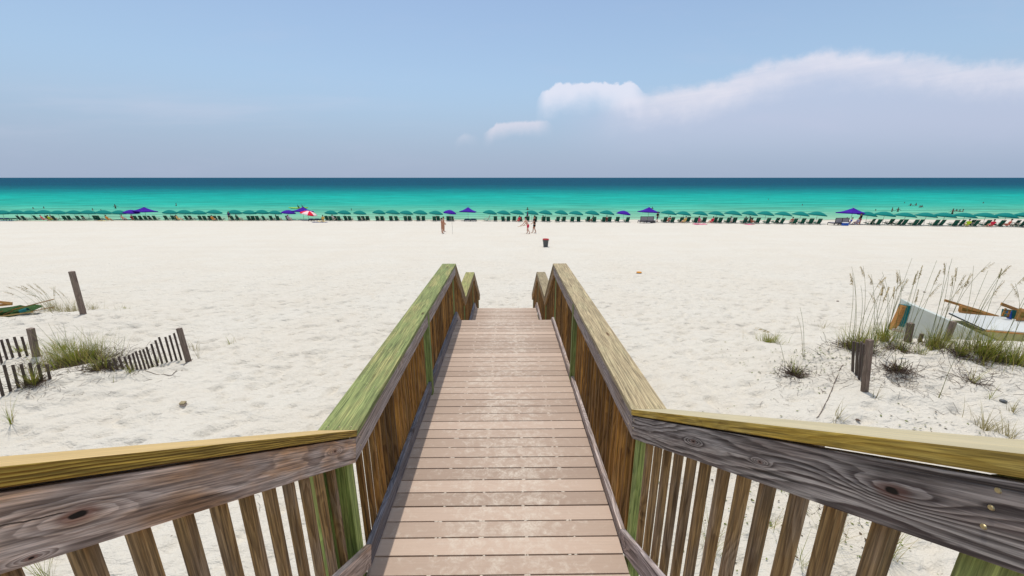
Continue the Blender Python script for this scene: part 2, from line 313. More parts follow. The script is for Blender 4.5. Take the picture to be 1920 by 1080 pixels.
def sea_mat():
    m, k, b, o = new_mat('shoaling sea water')
    ge = k.new('ShaderNodeNewGeometry'); Ps = ge.outputs['Position']; P = k.xyz(Ps)
    n0 = k.noise(k.comb(k.m('MULTIPLY', P[0], .012), k.m('MULTIPLY', P[1], .02), 0.0), 1, 4, .6)
    n1 = k.noise(k.comb(k.m('MULTIPLY', P[0], .05), k.m('MULTIPLY', P[1], .22), 1.0), 1, 5, .6)
    yy = k.m('MULTIPLY', P[1], k.m('ADD', .86, k.m('ADD', k.m('MULTIPLY', n0, .22), k.m('MULTIPLY', n1, .16))))
    t = k.m('DIVIDE', k.m('LOGARITHM', k.m('DIVIDE', k.m('MAXIMUM', yy, 71.), 70.), 2.718281828), 3.0)   # 70 m -> 0, 1400 m -> 1
    def q(d): return math.log(d/70)/3.0
    c = k.ramp(t, [(0, (.33, .46, .31)), (q(88), (.20, .43, .28)), (q(105), (.095, .40, .265)), (q(135), (.020, .355, .265)), (q(185), (.004, .34, .27)),
                   (q(250), (.001, .21, .20)), (q(330), (.001, .12, .145)), (q(480), (.001, .070, .11)), (q(900), (.002, .060, .105))])
    dk = k.noise(k.comb(k.m('MULTIPLY', P[0], .035), k.m('MULTIPLY', P[1], .55), 2.0), 1, 5, .65)
    dk2 = k.noise(k.comb(k.m('MULTIPLY', P[0], .11), k.m('MULTIPLY', P[1], 1.1), 7.0), 1, 4, .65)
    dk = k.m('ADD', k.m('MULTIPLY', dk, .6), k.m('MULTIPLY', dk2, .4))
    fm = k.ss(dk, .40, .60, 1.22, .62); c = k.mix(1.0, c, k.comb(fm, fm, fm), 'MULTIPLY')
    foam = k.m('MULTIPLY', k.ss(k.noise(k.comb(k.m('MULTIPLY', P[0], .06), k.m('MULTIPLY', P[1], .9), 5.0), 1, 5, .65), .60, .68), k.ss(P[1], 75, 92, .75, 0))
    c = k.mix(foam, c, (.72, .78, .72))
    k.put(b.inputs['Base Color'], c); b.inputs['Roughness'].default_value = .9; b.inputs['Specular IOR Level'].default_value = 0
    gl = k.new('ShaderNodeBsdfGlossy'); gl.inputs['Roughness'].default_value = .22; gl.inputs[0].default_value = (.8, .9, 1, 1)
    bp = k.new('ShaderNodeBump'); bp.inputs['Strength'].default_value = 1; bp.inputs['Distance'].default_value = .35
    wv = k.noise(k.comb(k.m('MULTIPLY', P[0], .35), k.m('MULTIPLY', P[1], .9), 0.0), 1, 5, .6)
    k.put(bp.inputs['Height'], wv); k.l.new(bp.outputs[0], gl.inputs['Normal']); k.l.new(bp.outputs[0], b.inputs['Normal'])
    mx = k.new('ShaderNodeMixShader'); mx.inputs[0].default_value = .05
    k.l.new(b.outputs[0], mx.inputs[1]); k.l.new(gl.outputs[0], mx.inputs[2]); k.l.new(mx.outputs[0], o.inputs[0])
    return m
M['sea'] = sea_mat()

# ------------------------------------------------------------------ object helpers
def link(name, me, mat=None, parent=None):
    o = bpy.data.objects.new(name, me); COL.objects.link(o)
    if mat is not None and me is not None and not me.materials:
        for q in (mat if isinstance(mat, (list, tuple)) else [mat]): me.materials.append(M[q] if isinstance(q, str) else q)
    if parent is not None: o.parent = parent
    return o
def tag(o, label=None, cat=None, group=None, kind=None):
    if label: o['label'] = label
    if cat: o['category'] = cat
    if group: o['group'] = group
    if kind: o['kind'] = kind
    return o
def empty(name, loc=(0, 0, 0), rz=0, **kw):
    o = bpy.data.objects.new(name, None); COL.objects.link(o); o.location = loc; o.rotation_euler = (0, 0, rz)
    o.empty_display_size = .2
    return tag(o, **kw)
def bm_mesh(bm, name, smooth=False):
    me = bpy.data.meshes.new(name); bm.to_mesh(me); bm.free()
    if smooth: me.polygons.foreach_set('use_smooth', [True]*len(me.polygons))
    return me
def pydata(name, V, F, smooth=False, mats=None):
    me = bpy.data.meshes.new(name); me.from_pydata(V, [], F)
    if smooth: me.polygons.foreach_set('use_smooth', [True]*len(me.polygons))
    if mats: me.polygons.foreach_set('material_index', mats)
    me.update(); return me
def box_bm(bm, c, s, bevel=0, rot=None):
    r = bmesh.ops.create_cube(bm, size=1); vs = r['verts']
    mt = Matrix.Translation(c) @ (rot.to_4x4() if rot else Matrix()) @ Matrix.Diagonal((*s, 1))
    bmesh.ops.transform(bm, matrix=mt, verts=vs)
    if bevel:
        es = list({e for v_ in vs for e in v_.link_edges}); bmesh.ops.bevel(bm, geom=es, offset=bevel, segments=2, affect='EDGES', profile=.6)
    return vs
rng = random.Random(7)
def board(name, p0, p1, width, thick, mat, parent, up=(0, 0, 1), bevel=.004, cut0=None, cut1=None, taper=None):
    """plank of its own: local X runs along it, Y across its wide face, Z through its thickness (up = direction of Z)"""
    p0 = Vector(p0); p1 = Vector(p1); X = (p1-p0); L = X.length; X.normalize()
    Z = Vector(up); Z = (Z - X*Z.dot(X)).normalized(); Y = Z.cross(X)
    bm = bmesh.new(); nseg = max(1, int(L/.5))
    box_bm(bm, (0, 0, 0), (L, width, thick), bevel)
    mt = Matrix((X, Y, Z)).transposed().to_4x4(); mt.translation = (p0+p1)/2
    inv = mt.inverted()
    for cut, end in ((cut0, -1), (cut1, 1)):
        if cut is None: continue
        # stretch the end out, then slice it on the given world plane (point, outward normal)
        for v_ in bm.verts:
            if v_.co.x*end > L/2-.03: v_.co.x += end*.35
        co = inv @ Vector(cut[0]); no = (inv.to_3x3() @ Vector(cut[1])).normalized()
        r = bmesh.ops.bisect_plane(bm, geom=bm.verts[:]+bm.edges[:]+bm.faces[:], plane_co=co, plane_no=no, clear_outer=True)
        ee = [e for e in r['geom_cut'] if isinstance(e, bmesh.types.BMEdge)]
        bmesh.ops.holes_fill(bm, edges=ee, sides=0)
    me = bm_mesh(bm, name); o = link(name, me, mat, parent)
    o.matrix_world = mt if parent is None else parent.matrix_basis.inverted() @ mt
    if parent is not None: o.matrix_basis = parent.matrix_basis.inverted() @ mt
    return o

# ------------------------------------------------------------------ terrain height
def _h(ix, iy, s):
    n = (ix.astype(np.int64)*374761393 + iy.astype(np.int64)*668265263 + s*69069) & 0x7fffffff
    n = ((n ^ (n >> 13))*1274126177) & 0x7fffffff
    return ((n ^ (n >> 16)) & 0xffff)/65535.0
def vn(x, y, s=0):
    x = np.asarray(x, float); y = np.asarray(y, float)
    ix = np.floor(x); iy = np.floor(y); fx = x-ix; fy = y-iy; fx = fx*fx*(3-2*fx); fy = fy*fy*(3-2*fy)
    a = _h(ix, iy, s); b = _h(ix+1, iy, s); c = _h(ix, iy+1, s); d = _h(ix+1, iy+1, s)
    return (a+(b-a)*fx)*(1-fy)+(c+(d-c)*fx)*fy
def ga(x, y, cx, cy, sx, sy, h, ang=0):
    dx = x-cx; dy = y-cy; c, s = math.cos(ang), math.sin(ang); a = (dx*c+dy*s)/sx; b = (-dx*s+dy*c)/sy
    return h*np.exp(-(a*a+b*b))
def H0(x, y):
    x = np.asarray(x, float); y = np.asarray(y, float)
    z = np.interp(y, [-400, -30, 2, 6, 9, 13, 24, 35, 44, 62, 70, 76, 84, 140], [2.5, 2.2, -4.15, -4.3, -4.5, -4.75, -5.42, -5.95, -6.13, -7.0, -7.48, -7.86, -8.35, -11.5])
    # dune on the right, crest about 8-9 m out, gentle towards the viewer and steep behind
    cr = 8.1+.10*(x-9)+.35*np.sin(x*.9)
    d = y-cr
    prof = np.where(d < 0, np.exp(-(d/3.6)**2), np.exp(-(d/1.1)**2))
    mask = 1/(1+np.exp(-(x-6.6)*1.6))
    z = z + mask*prof*(.80 - .012*np.clip(x-9, 0, 10))
    z = z + ga(x, y, 7.0, 9.6, 1.3, .9, .22) + ga(x, y, 5.2, 6.0, 2.2, 2.2, .18)
    z = z + ga(x, y, 6.7, 8.0, .9, .8, .15)
    # left mounds
    z = z + ga(x, y, -9.4, 7.7, 1.5, 1.0, .33, .5) + ga(x, y, -11.5, 6.3, 2.0, 1.4, .22) + ga(x, y, -14, 12.2, 3.0, 1.6, .35) + ga(x, y, -13, 9.3, 2.5, 1.5, .2)
    # rest
    z = z + (vn(x*.35, y*.35, 1)-.5)*.16*np.exp(-np.maximum(y-8, 0)/12) + (vn(x*.08, y*.12, 2)-.5)*.12
    return z
def H1(x, y):
    z = H0(x, y)
    k_ = np.clip(1-(y-12)/26, .22, 1)
    a = vn(x*2.1+y*.4, y*2.6, 3); b = vn(x*4.3, y*5.1-x, 4); c = vn(x*9, y*9, 5)
    z = z + k_*((a-.5)*.10 - .15*np.clip(b-.52, 0, 1)*1.6 + (c-.5)*.04)
    # driven tracks parallel to the shore
    t = np.exp(-((y-21)/6)**2)+np.exp(-((y-37)/7)**2)
    z = z + t*.020*np.sin(y*9+np.sin(x*.05)*6+vn(x*.3, y, 7)*2) * (vn(x*.06, y*.8, 8) > .4)
    return z
def gz_(x, y): return float(H1(np.array([x]), np.array([y]))[0]) + CZ
cy_, sy_ = math.cos(-YAW), math.sin(-YAW)
def ray(px, py):
    xc = (px-960)/740; yc = -(py-540)/740
    dx = xc; dy = math.cos(TH)+yc*math.sin(TH); dz = -math.sin(TH)+yc*math.cos(TH)
    return Vector((dx*cy_-dy*sy_, dx*sy_+dy*cy_, dz))
def at_depth(px, py, y): d = ray(px, py); s = y/d.y; return Vector((d.x*s, y, CZ+d.z*s))
def ground(px, py, fine=False):
    d = ray(px, py); s = 1.5
    while s < 400:
        p = d*s
        if p.z <= float(H0(p.x, p.y)): break
        s *= 1.004
    p = d*s; return Vector((p.x, p.y, gz_(p.x, p.y)))
def sea_pt(px, py): d = ray(px, py); s = -CZ/d.z; return Vector((d.x*s, d.y*s, 0.0))

# ------------------------------------------------------------------ ground and sea sheets
def make_sheet():
    ys = [-400, -200, -90, -40, -20, -10, -5, -3, -2, -1]; y = 0.
    while y < 140:
        ys.append(y); y += max(.055, (y-6)*.0075) if y < 84 else 4
    xs = []; x = 0.
    while x < 420: xs.append(x); x += .06 if x < 13 else max(.06, (x-9)*.016)
    xs = sorted([-a for a in xs[1:]]+xs)
    xs = np.array(xs); ys = np.array(ys)
    X, Y = np.meshgrid(xs, ys); Z = H1(X, Y)+CZ
    nx, ny = len(xs), len(ys)
    V = np.stack([X.ravel(), Y.ravel(), Z.ravel()], 1).astype(np.float32)
    i = np.arange(nx-1)[None, :]+np.arange(ny-1)[:, None]*nx; i = i.ravel()
    F = np.stack([i, i+1, i+1+nx, i+nx], 1).astype(np.int32)
    me = bpy.data.meshes.new('beach_sand'); me.vertices.add(len(V)); me.vertices.foreach_set('co', V.ravel())
    me.loops.add(F.size); me.loops.foreach_set('vertex_index', F.ravel()); me.polygons.add(len(F))
    me.polygons.foreach_set('loop_start', np.arange(0, F.size, 4, dtype=np.int32)); me.polygons.foreach_set('loop_total', np.full(len(F), 4, np.int32))
    me.polygons.foreach_set('use_smooth', np.ones(len(F), bool)); me.update(); me.validate()
    print('sand', nx, ny)
    return me
tag(link('beach_sand', make_sheet(), 'sand'), kind='structure')
me = pydata('sea', [(-40000, 66, 0), (40000, 66, 0), (40000, 45000, 0), (-40000, 45000, 0)], [(0, 1, 2, 3)])
tag(link('sea', me, 'sea'), kind='structure')

# ------------------------------------------------------------------ boardwalk
XL, XR = -.91, .813
DK = CZ-2.53; DK2 = CZ-3.546
SL, SR = .66, .5967
bw = empty('boardwalk', (0, 4.3, DK), label='timber boardwalk of pinkish tan planks stepping down from the dune to the sand', cat='boardwalk')
def deck_part(y0, y1, zt, n0=0):
    bm = bmesh.new(); r = random.Random(int(y0*100)); i = 0; y = math.floor(y0/PITCH)*PITCH
    while y < y1-.02:
        a = r.uniform(-.0012, .0012)
        box_bm(bm, ((XL-.03+XR-.008)/2+r.uniform(-.003, .003), y+PITCH/2, zt-.0125+a), (XR-XL+.022, PITCH-.0095, .025), .0035)
        y += PITCH
    return bm
def part_abs(name, bm, mat, parent, smooth=False):
    me = bm_mesh(bm, name, smooth); o = link(name, me, mat, parent); o.matrix_basis = parent.matrix_basis.inverted(); return o
Y_ST = 1.716; NB = 6.75
part_abs('decking', deck_part(1.73, 6.82, DK), 'deck', bw)
part_abs('landing_decking', deck_part(8.16, 10.60, DK2), 'deck', bw)
def tread(y0, zt, run):
    bm = bmesh.new()
    for j in range(2): box_bm(bm, ((XL+XR)/2, y0+.07+j*.1435, zt-.0125), (XR-XL-.016, .136, .025), .003)
    part_abs('stair_tread', bm, 'deck', bw)
    bm = bmesh.new(); box_bm(bm, ((XL+XR)/2, y0+.012, zt-.105), (XR-XL-.02, .02, .15), .002); part_abs('stair_riser', bm, 'deck', bw)
for i in range(9): tread(Y_ST-.284*(i+1)+.02, DK+.18*(i+1), .28)
for i in range(5): tread(6.84+i*.272, DK-.169*(i+1), .28)
for i in range(7): tread(10.62+i*.30, DK2-.165*(i+1), .28)
# rim joists, joists and support posts under the deck
for x in (XL+.05, -.05, XR-.05):
    board('joist', (x, 1.75, DK-.12), (x, 6.78, DK-.12), .18, .038, 'grey_main', bw, up=(1, 0, 0))
    board('joist', (x, 8.2, DK2-.12), (x, 10.55, DK2-.12), .18, .038, 'grey_main', bw, up=(1, 0, 0))
for x in (XL+.1, XR-.1):
    for y, zt in ((2.0, DK), (4.4, DK), (6.6, DK), (8.4, DK2), (10.4, DK2)):
        board('support_post', (x, y, gz_(x, y)-.3), (x, y, zt-.03), .12, .12, 'post', bw, up=(1, 0, 0))
for x in (XL-.01, XR+.01):
    board('stringer', (x, 6.78, DK-.13), (x, 8.22, DK2-.10), .25, .038, 'grey_main', bw, up=(1, 0, 0))
    board('stringer', (x, 10.55, DK2-.13), (x, 12.75, DK2-1.36), .25, .038, 'grey_main', bw, up=(1, 0, 0))
    board('stringer', (x, 1.78, DK-.10), (x, -.9, DK+.18*9+.02), .25, .038, 'blue_grey', bw, up=(1, 0, 0))

# ------------------------------------------------------------------ railings
ZC = CZ-1.457; ZC2 = CZ-2.52; CT = .038
def railing(side):
    left = side < 0
    xi = XL if left else XR
    s = side
    yk = 2.06 if left else 2.26
    sl = SL if left else SR
    lab = 'green capped timber railing along the left edge of the boardwalk' if left else 'tan capped timber railing along the right edge of the boardwalk'
    rt = empty('railing', (xi, 4.3, DK), cat='railing', label=lab)
    cw = .235
    capx = xi + s*(cw/2-.006)
    ye, y2, y3, y4 = 6.81, 8.24, 10.57, 12.6
    zt0 = ZC+sl*(yk+.9)
    P = [(-.9, zt0), (yk, ZC), (ye, ZC), (y2, ZC2+.02), (y3, ZC2+.02), (y4, CZ-3.75)]
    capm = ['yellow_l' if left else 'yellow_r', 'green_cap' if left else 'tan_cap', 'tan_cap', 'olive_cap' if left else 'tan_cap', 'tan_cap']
    brdm = ['grey_left' if left else 'grey_right', 'grey_main', 'baluster_near', 'baluster_near', 'baluster_near']
    dirs = [Vector((0, P[i+1][0]-P[i][0], P[i+1][1]-P[i][1])).normalized() for i in range(5)]
    def mit(i):   # mitre plane normal at joint i between piece i-1 and i
        if i == 0 or i == 5: return None
        return (dirs[i-1]+dirs[i]).normalized()
    # the near boards carry their own knots, placed along the plank (metres from its middle, metres across)
    def own_knots(pts, p0, p1, xface, flip):
        X = (p1-p0).normalized(); Y = Vector((s, 0, 0)).cross(X); mid = (p0+p1)/2; out = []
        for (qx, qy, kr) in pts:
            d_ = ray(qx, qy); q = Vector((0, 0, CZ))+d_*(xface/d_.x)-mid; out.append((q.dot(X), q.dot(Y), kr))
        return out
    n0 = Vector((0, -dirs[0].z, dirs[0].y))*(-CT-.078)
    kn_ = own_knots([(147, 965, .011), (628, 846, .006), (60, 1046, .003)] if left else [(1675, 922, .011), (1300, 828, .006), (1425, 866, .0035)], Vector((xi, *P[0]))+n0, Vector((xi, *P[1]))+n0, xi, s)
    ck_ = own_knots([(-60, 998, 0), (138, 958, 0)] if left else [(1210, 812, 0), (1400, 905, 0)], Vector((xi, *P[0]))+n0, Vector((xi, *P[1]))+n0, xi, s)
    ck_ = (ck_[0][0], ck_[1][0], ck_[0][1], ck_[1][1])
    if left: brdm[0] = wood('grey brown board with a black knot hole', (.50, .395, .33), (.12, .075, .055), (.52, .26, .10), .85, .0, 30, .6, own=kn_, split=ck_)
    else: brdm[0] = wood('slate grey board with a brown knot', (.46, .40, .355), (.085, .062, .055), (.26, .18, .14), .6, .0, 34, .9, own=kn_)
    for i in range(5):
        nrm = Vector((0, -dirs[i].z, dirs[i].y))
        if i == 0 and not left: na = Vector((xi+s*.075, *P[i])).lerp(Vector((xi+s*.075, *P[i+1])), .58)
        else: na = Vector((xi+s*.075, *P[i]))
        board('gap_light_block', na+nrm*(-CT-.03)+dirs[i]*.05, Vector((xi+s*.075, *P[i+1]))+nrm*(-CT-.03)-dirs[i]*.05, .05, .03, 'grey_main', rt, up=(s, 0, 0))  # added board behind the cap gap, blocks light so the slit stays black
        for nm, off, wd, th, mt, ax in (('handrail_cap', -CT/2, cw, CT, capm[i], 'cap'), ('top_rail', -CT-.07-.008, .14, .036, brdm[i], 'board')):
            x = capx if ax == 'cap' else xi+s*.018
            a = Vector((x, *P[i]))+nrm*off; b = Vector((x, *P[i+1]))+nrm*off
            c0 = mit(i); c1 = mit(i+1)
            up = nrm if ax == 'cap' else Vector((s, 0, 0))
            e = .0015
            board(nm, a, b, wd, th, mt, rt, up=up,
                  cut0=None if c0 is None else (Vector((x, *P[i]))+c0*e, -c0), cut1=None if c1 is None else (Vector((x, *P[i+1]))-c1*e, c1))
    # bottom rails
    b0 = DK+(.11 if left else .0)   # centre height of the board
    B = [(-.9, b0+sl*(yk+.9)), (yk, b0), (ye-.02, b0), (y2, DK2+.09), (y3, DK2+.09), (y4-.1, DK2+.09-.6*(y4-.1-y3))]
    bmt = ['grey_left' if left else 'grey_right', 'blue_grey' if left else 'grey_main', 'grey_main', 'blue_grey' if left else 'grey_main', 'grey_main']
    bd = [Vector((0, B[i+1][0]-B[i][0], B[i+1][1]-B[i][1])).normalized() for i in range(5)]
    x = xi+s*.019
    for i in range(5):
        kw = {}
        if i > 0: n_ = (bd[i-1]+bd[i]).normalized(); kw['cut0'] = (Vector((x, *B[i]))+n_*.002, -n_)
        if i < 4: n_ = (bd[i]+bd[i+1]).normalized(); kw['cut1'] = (Vector((x, *B[i+1]))-n_*.002, n_)
        board('bottom_rail', (x, *B[i]), (x, *B[i+1]), .14, .038, bmt[i], rt, up=(s, 0, 0), **kw)
    def ztop(y):
        for i in range(5):
            if y <= P[i+1][0] or i == 4: return P[i][1]+(P[i+1][1]-P[i][1])*(y-P[i][0])/(P[i+1][0]-P[i][0])
    def zbot(y):
        for i in range(5):
            if y <= B[i+1][0] or i == 4: return B[i][1]+(B[i+1][1]-B[i][1])*(y-B[i][0])/(B[i+1][0]-B[i][0])
    # posts (green 4x4) ; inner ones stand flush with the rails
    posts = [(.53 if not left else .1, 0), (yk-.055, 0), (4.3 if left else 4.62, 1), (ye-.10, 0), (y2+.09, 0), (y3-.08, 0), (y4-.12, 0)]
    for j, (y, inner) in enumerate(posts):
        px_ = xi+s*(.0365+.045) if not inner else xi+s*(.0+.043)
        zt = ztop(y)-.045
        if inner: # post in line with the rails: slightly proud of both boards
            px_ = xi+s*.039
        zb = (gz_(px_, y)-.4) if j not in (0, 1) else zbot(y)-.35
        board('post', (px_, y, zb), (px_, y, zt-.004-(0 if abs(ztop(y+.05)-ztop(y-.05)) < .01 else .03)), .088, .088, 'post_bounce_lit' if j < 2 else 'post', rt, up=(s, 0, 0), bevel=.005)
    if left:
        board('post', (xi+s*.135, yk-.17, DK-.35), (xi+s*.135, yk-.17, ztop(yk-.17)-.09), .088, .088, 'post_bounce_lit', rt, up=(s, 0, 0))
        board('post', (xi+s*.135, yk-.30, DK-.35), (xi+s*.135, yk-.30, ztop(yk-.30)-.09), .088, .088, 'post_bounce_lit', rt, up=(s, 0, 0))
    # balusters
    r = random.Random(3 if left else 4)
    y = -.75
    n = 0
    while y < y4-.05:
        skip = any(abs(y-pp) < (.075 if not inn else .08) for pp, inn in posts) or any(abs(y-q_) < .03 for q_ in (yk,))
        if not skip:
            near = y < yk
            xb = xi+s*(.037+.0185)
            t_ = ztop(y)-.05-(.03 if not (yk < y < ye or y2 < y < y3) else 0)
            lo_ = zbot(y)-.085
            board('baluster', (xb, y+r.uniform(-.004, .004), lo_), (xb, y+r.uniform(-.005, .005), t_), .036, .036,
                  'baluster_near' if near else 'baluster', rt, up=(s, 0, 0), bevel=.003)
            n += 1
        y += .122
    print('balusters', n)
    # screws
    def screw(p, nrm):
        bm = bmesh.new(); bmesh.ops.create_cone(bm, cap_ends=True, segments=10, radius1=.0055, radius2=.004, depth=.003)
        q_ = Vector(nrm).to_track_quat('Z', 'Y').to_matrix().to_4x4(); q_.translation = Vector(p)
        bmesh.ops.transform(bm, matrix=q_, verts=bm.verts); part_abs('screw', bm, 'metal', rt)
    for yy in (yk-.05, yk+.04, ye-.1, y2+.1, y3-.1):
        for q in (.075, .135): screw((xi-s*.0006, yy, ztop(yy)-q), (-s, 0, 0))
    if not left:
        for dy, dz in ((-.0, -.075), (.0, -.11), (.0, -.15)): screw((xi-.0005, .53+dy, ztop(.53)+dz), (-1, 0, 0))
    for yy in (yk+.03, yk+.5, yk+1.1, 4.5, ye-.05):
        for q in (.03, .10, .17): screw((xi+s*(q+.01), yy, ZC+.001), (0, 0, 1))
    return rt
railing(-1); railing(1)
# sand caught in the gaps between the planks
bm = bmesh.new(); r = random.Random(11)
yy = math.floor(1.75/PITCH)*PITCH
while yy < 6.8:
    for x0 in (-.52, -.205, .13, .46):
        if r.random() < .85:
            for j in range(r.randint(1, 3)):
                rr = bmesh.ops.create_icosphere(bm, subdivisions=1, radius=1)
                bmesh.ops.transform(bm, matrix=Matrix.Translation((x0+r.gauss(0, .012), yy+r.uniform(-.001, .001), DK-.003)) @ Matrix.Diagonal((r.uniform(.007, .020), .0045, .005, 1)), verts=rr['verts'])
    yy += PITCH
tag(link('trapped_sand', bm_mesh(bm, 'trapped_sand', True), 'sand_blob'), 'small plugs of pale sand caught in the gaps between the deck planks', 'sand', kind='stuff')

# ------------------------------------------------------------------ vegetation
ORD = ['first', 'second', 'third', 'fourth', 'fifth', 'sixth', 'seventh', 'eighth', 'ninth', 'tenth', 'eleventh', 'twelfth']
def blade(V, F, r, p, ang, h, lean, wd, curl, n=5):
    d = Vector((math.cos(ang), math.sin(ang), 0)); sd = Vector((-d.y, d.x, 0)); b = len(V)
    for i in range(n+1):
        t = i/n; c = p + Vector((0, 0, 1))*h*(t-curl*.35*t*t*t) + d*(lean*h*t + curl*h*.7*t*t)
        w_ = wd*(1-t*.92)*(.55+min(1, t*6)*.45)*.5
        q = sd*math.cos(t*1.2*curl)*w_
        V.append(tuple(c-q)); V.append(tuple(c+q))
    for i in range(n): j = b+2*i; F.append((j, j+1, j+3, j+2))
def tube(V, F, pts, rad, sides=3):
    b = len(V)
    for i, p in enumerate(pts):
        rr = rad[i] if hasattr(rad, '__len__') else rad
        t = (pts[min(i+1, len(pts)-1)]-pts[max(i-1, 0)]).normalized(); a = t.orthogonal().normalized(); c = t.cross(a)
        for j in range(sides):
            an = 2*math.pi*j/sides; V.append(tuple(p+(a*math.cos(an)+c*math.sin(an))*rr))
    for i in range(len(pts)-1):
        for j in range(sides):
            F.append((b+i*sides+j, b+i*sides+(j+1) % sides, b+(i+1)*sides+(j+1) % sides, b+(i+1)*sides+j))
def gpt(x, y): return Vector((x, y, gz_(x, y)))
def clump(px, py, label, n=60, h=.35, spread=.15, mat='grass', stems=0, sh=1.3, slean=0.15, heads=True, twigs=0, twr=.3, seed=0, name='grass_clump', group=None, tilt=0, world=None, wd=.0105, droop=.5):
    r = random.Random(seed*13+int(px)*7+int(py))
    c = world or ground(px, py)
    root = empty(name, c, label=label, cat='grass', group=group)
    V, F = [], []
    for i in range(int(n*1.5)):
        a = r.uniform(0, 6.283); q = abs(r.gauss(0, .6))*spread; x, y = c.x+q*math.cos(a), c.y+q*math.sin(a)
        blade(V, F, r, gpt(x, y)-c-Vector((0, 0, .02)), a+r.gauss(0, .6), h*r.uniform(.5, 1.5), r.uniform(.02, .5), wd*r.uniform(.6, 1.2), r.uniform(.1, .8))
    if n: tag(link('foliage', pydata('foliage', V, F, True), mat, root), kind='stuff')
    if twigs:
        V, F = [], []
        for i in range(twigs):
            a = r.uniform(0, 6.283); q = abs(r.gauss(0, .7))*twr; x, y = c.x+q*math.cos(a)*1.4, c.y+q*math.sin(a)
            p = gpt(x, y)-c; pts = [p]
            dr = Vector((r.gauss(0, 1), r.gauss(0, 1), r.uniform(.1, 1.0))).normalized(); L = r.uniform(.08, .32)
            for s_ in range(3): pts.append(pts[-1]+dr*L/3+Vector((r.gauss(0, .01), r.gauss(0, .01), r.gauss(0, .01))))
            tube(V, F, pts, .0036)
        tag(link('dead_twigs', pydata('dead_twigs', V, F), 'twig', root), kind='stuff')
    if stems:
        V, F, V2, F2 = [], [], [], []
        for i in range(stems):
            a = r.uniform(0, 6.283); q = r.uniform(.2, 1)*spread; x, y = c.x+q*math.cos(a), c.y+q*math.sin(a)
            p = gpt(x, y)-c; L = sh*r.uniform(.75, 1.1)
            dx = Vector((r.gauss(tilt, slean), r.gauss(0, slean*.7), 0)); dh = dx.normalized() if dx.length > .01 else Vector((1, 0, 0)); dr = r.uniform(.03, .16)*droop*2
            pts = [p+Vector((0, 0, 1))*L*t+dx*L*t+dh*L*dr*max(0, t-.45)**2*2.2-Vector((0, 0, 1))*L*dr*max(0, t-.7)**2*1.5 for t in [j/8 for j in range(9)]]
            tube(V, F, pts, [.0052*(1-.55*j/8) for j in range(9)])
            if heads and r.random() < .72:
                tp = pts[-1]; di = (pts[-1]-pts[-2]).normalized(); hl = r.uniform(.22, .38)
                for s_ in range(44):
                    t = s_/44; cp = tp - di*hl*(1-t)*.9 + dh*.05*t*t
                    aa = r.uniform(0, 6.283); sd = Vector((math.cos(aa), math.sin(aa), 0)); ln = (.085*(1-t*.6))*r.uniform(.7, 1.2)
                    e = cp + (sd*.42 + dh*.45 + Vector((0, 0, -.45)))*ln; mid = (cp+e)/2
                    wv = di.cross(sd).normalized()*.011; b = len(V2)
                    V2 += [tuple(cp), tuple(mid+wv), tuple(e), tuple(mid-wv)]; F2.append((b, b+1, b+2, b+3))
        link('stems', pydata('stems', V, F), 'stem', root)
        if V2: tag(link('seed_heads', pydata('seed_heads', V2, F2), 'seed', root), kind='stuff')
    return root
GO = 'sea oats on the right dune'; GL = 'dune grass on the left'
# right dune
clump(1440, 640, 'low green grass tuft at the left end of the right dune, beneath drooping oat', 170, .26, .30, seed=1, group=GO)
clump(1478, 688, 'single tall drooping sea oat bent to the left beside the brown tuft', 6, .2, .06, 'grass_dry', stems=1, sh=1.05, slean=.01, tilt=-.40, seed=2, name='sea_oats', group=GO, droop=2.2)
clump(1491, 702, 'brown tuft of dead stalks with a few green blades left of the right-hand dune fence', 26, .34, .09, 'grass', twigs=230, twr=.16, seed=3, group=GO)
clump(1545, 612, 'sparse pale grass sprigs between the low tuft and the tall oats', 22, .22, .35, 'grass_dry', seed=4, group=GO)
clump(1508, 672, 'two long bare stalks leaning left in front of the tall oats', 3, .2, .04, 'grass_dry', stems=2, sh=1.15, slean=.03, tilt=-.22, heads=False, seed=5, name='sea_oats', group=GO, world=None)
clump(1605, 655, 'dense tall sea oats rising right behind the weathered dune fence post', 210, .42, .32, stems=12, sh=1.75, slean=.12, tilt=-.14, twigs=420, twr=.34, seed=6, name='sea_oats', group=GO)
clump(1655, 640, 'tall sea oats between the dune post and the open end of the pale box', 220, .40, .26, stems=9, sh=1.75, slean=.12, tilt=.0, seed=7, name='sea_oats', group=GO)
clump(1690, 655, 'leaning sea oats in front of the teal and orange box end', 50, .34, .15, stems=7, sh=1.9, slean=.10, tilt=.12, twigs=130, twr=.22, seed=8, name='sea_oats', group=GO)
clump(1750, 648, 'sea oats with the highest seed heads in front of the pale box side', 120, .42, .14, stems=9, sh=2.05, slean=.09, tilt=-.02, twigs=60, twr=.15, seed=9, name='sea_oats', group=GO)
clump(1762, 652, 'short green blades sprouting at the foot of the highest oats', 130, .34, .50, seed=10, group=GO)
clump(1800, 668, 'narrow sea oats clump leaning right before the notch in the white lid', 70, .34, .12, stems=5, sh=1.8, slean=.08, tilt=.10, twigs=160, twr=.25, seed=11, name='sea_oats', group=GO)
clump(1845, 665, 'broad grass clump with a few tall oats before the straw coloured box side', 260, .55, .36, stems=6, sh=1.75, slean=.12, tilt=.05, twigs=240, twr=.32, seed=12, name='sea_oats', group=GO)
clump(1872, 676, 'twiggy green blades just left of the rightmost clump', 30, .3, .2, twigs=120, twr=.3, seed=13, group=GO)
clump(1905, 684, 'rightmost green grass clump cut by the edge of the view', 200, .50, .30, stems=4, sh=1.8, slean=.1, tilt=.0, seed=14, name='sea_oats', group=GO)
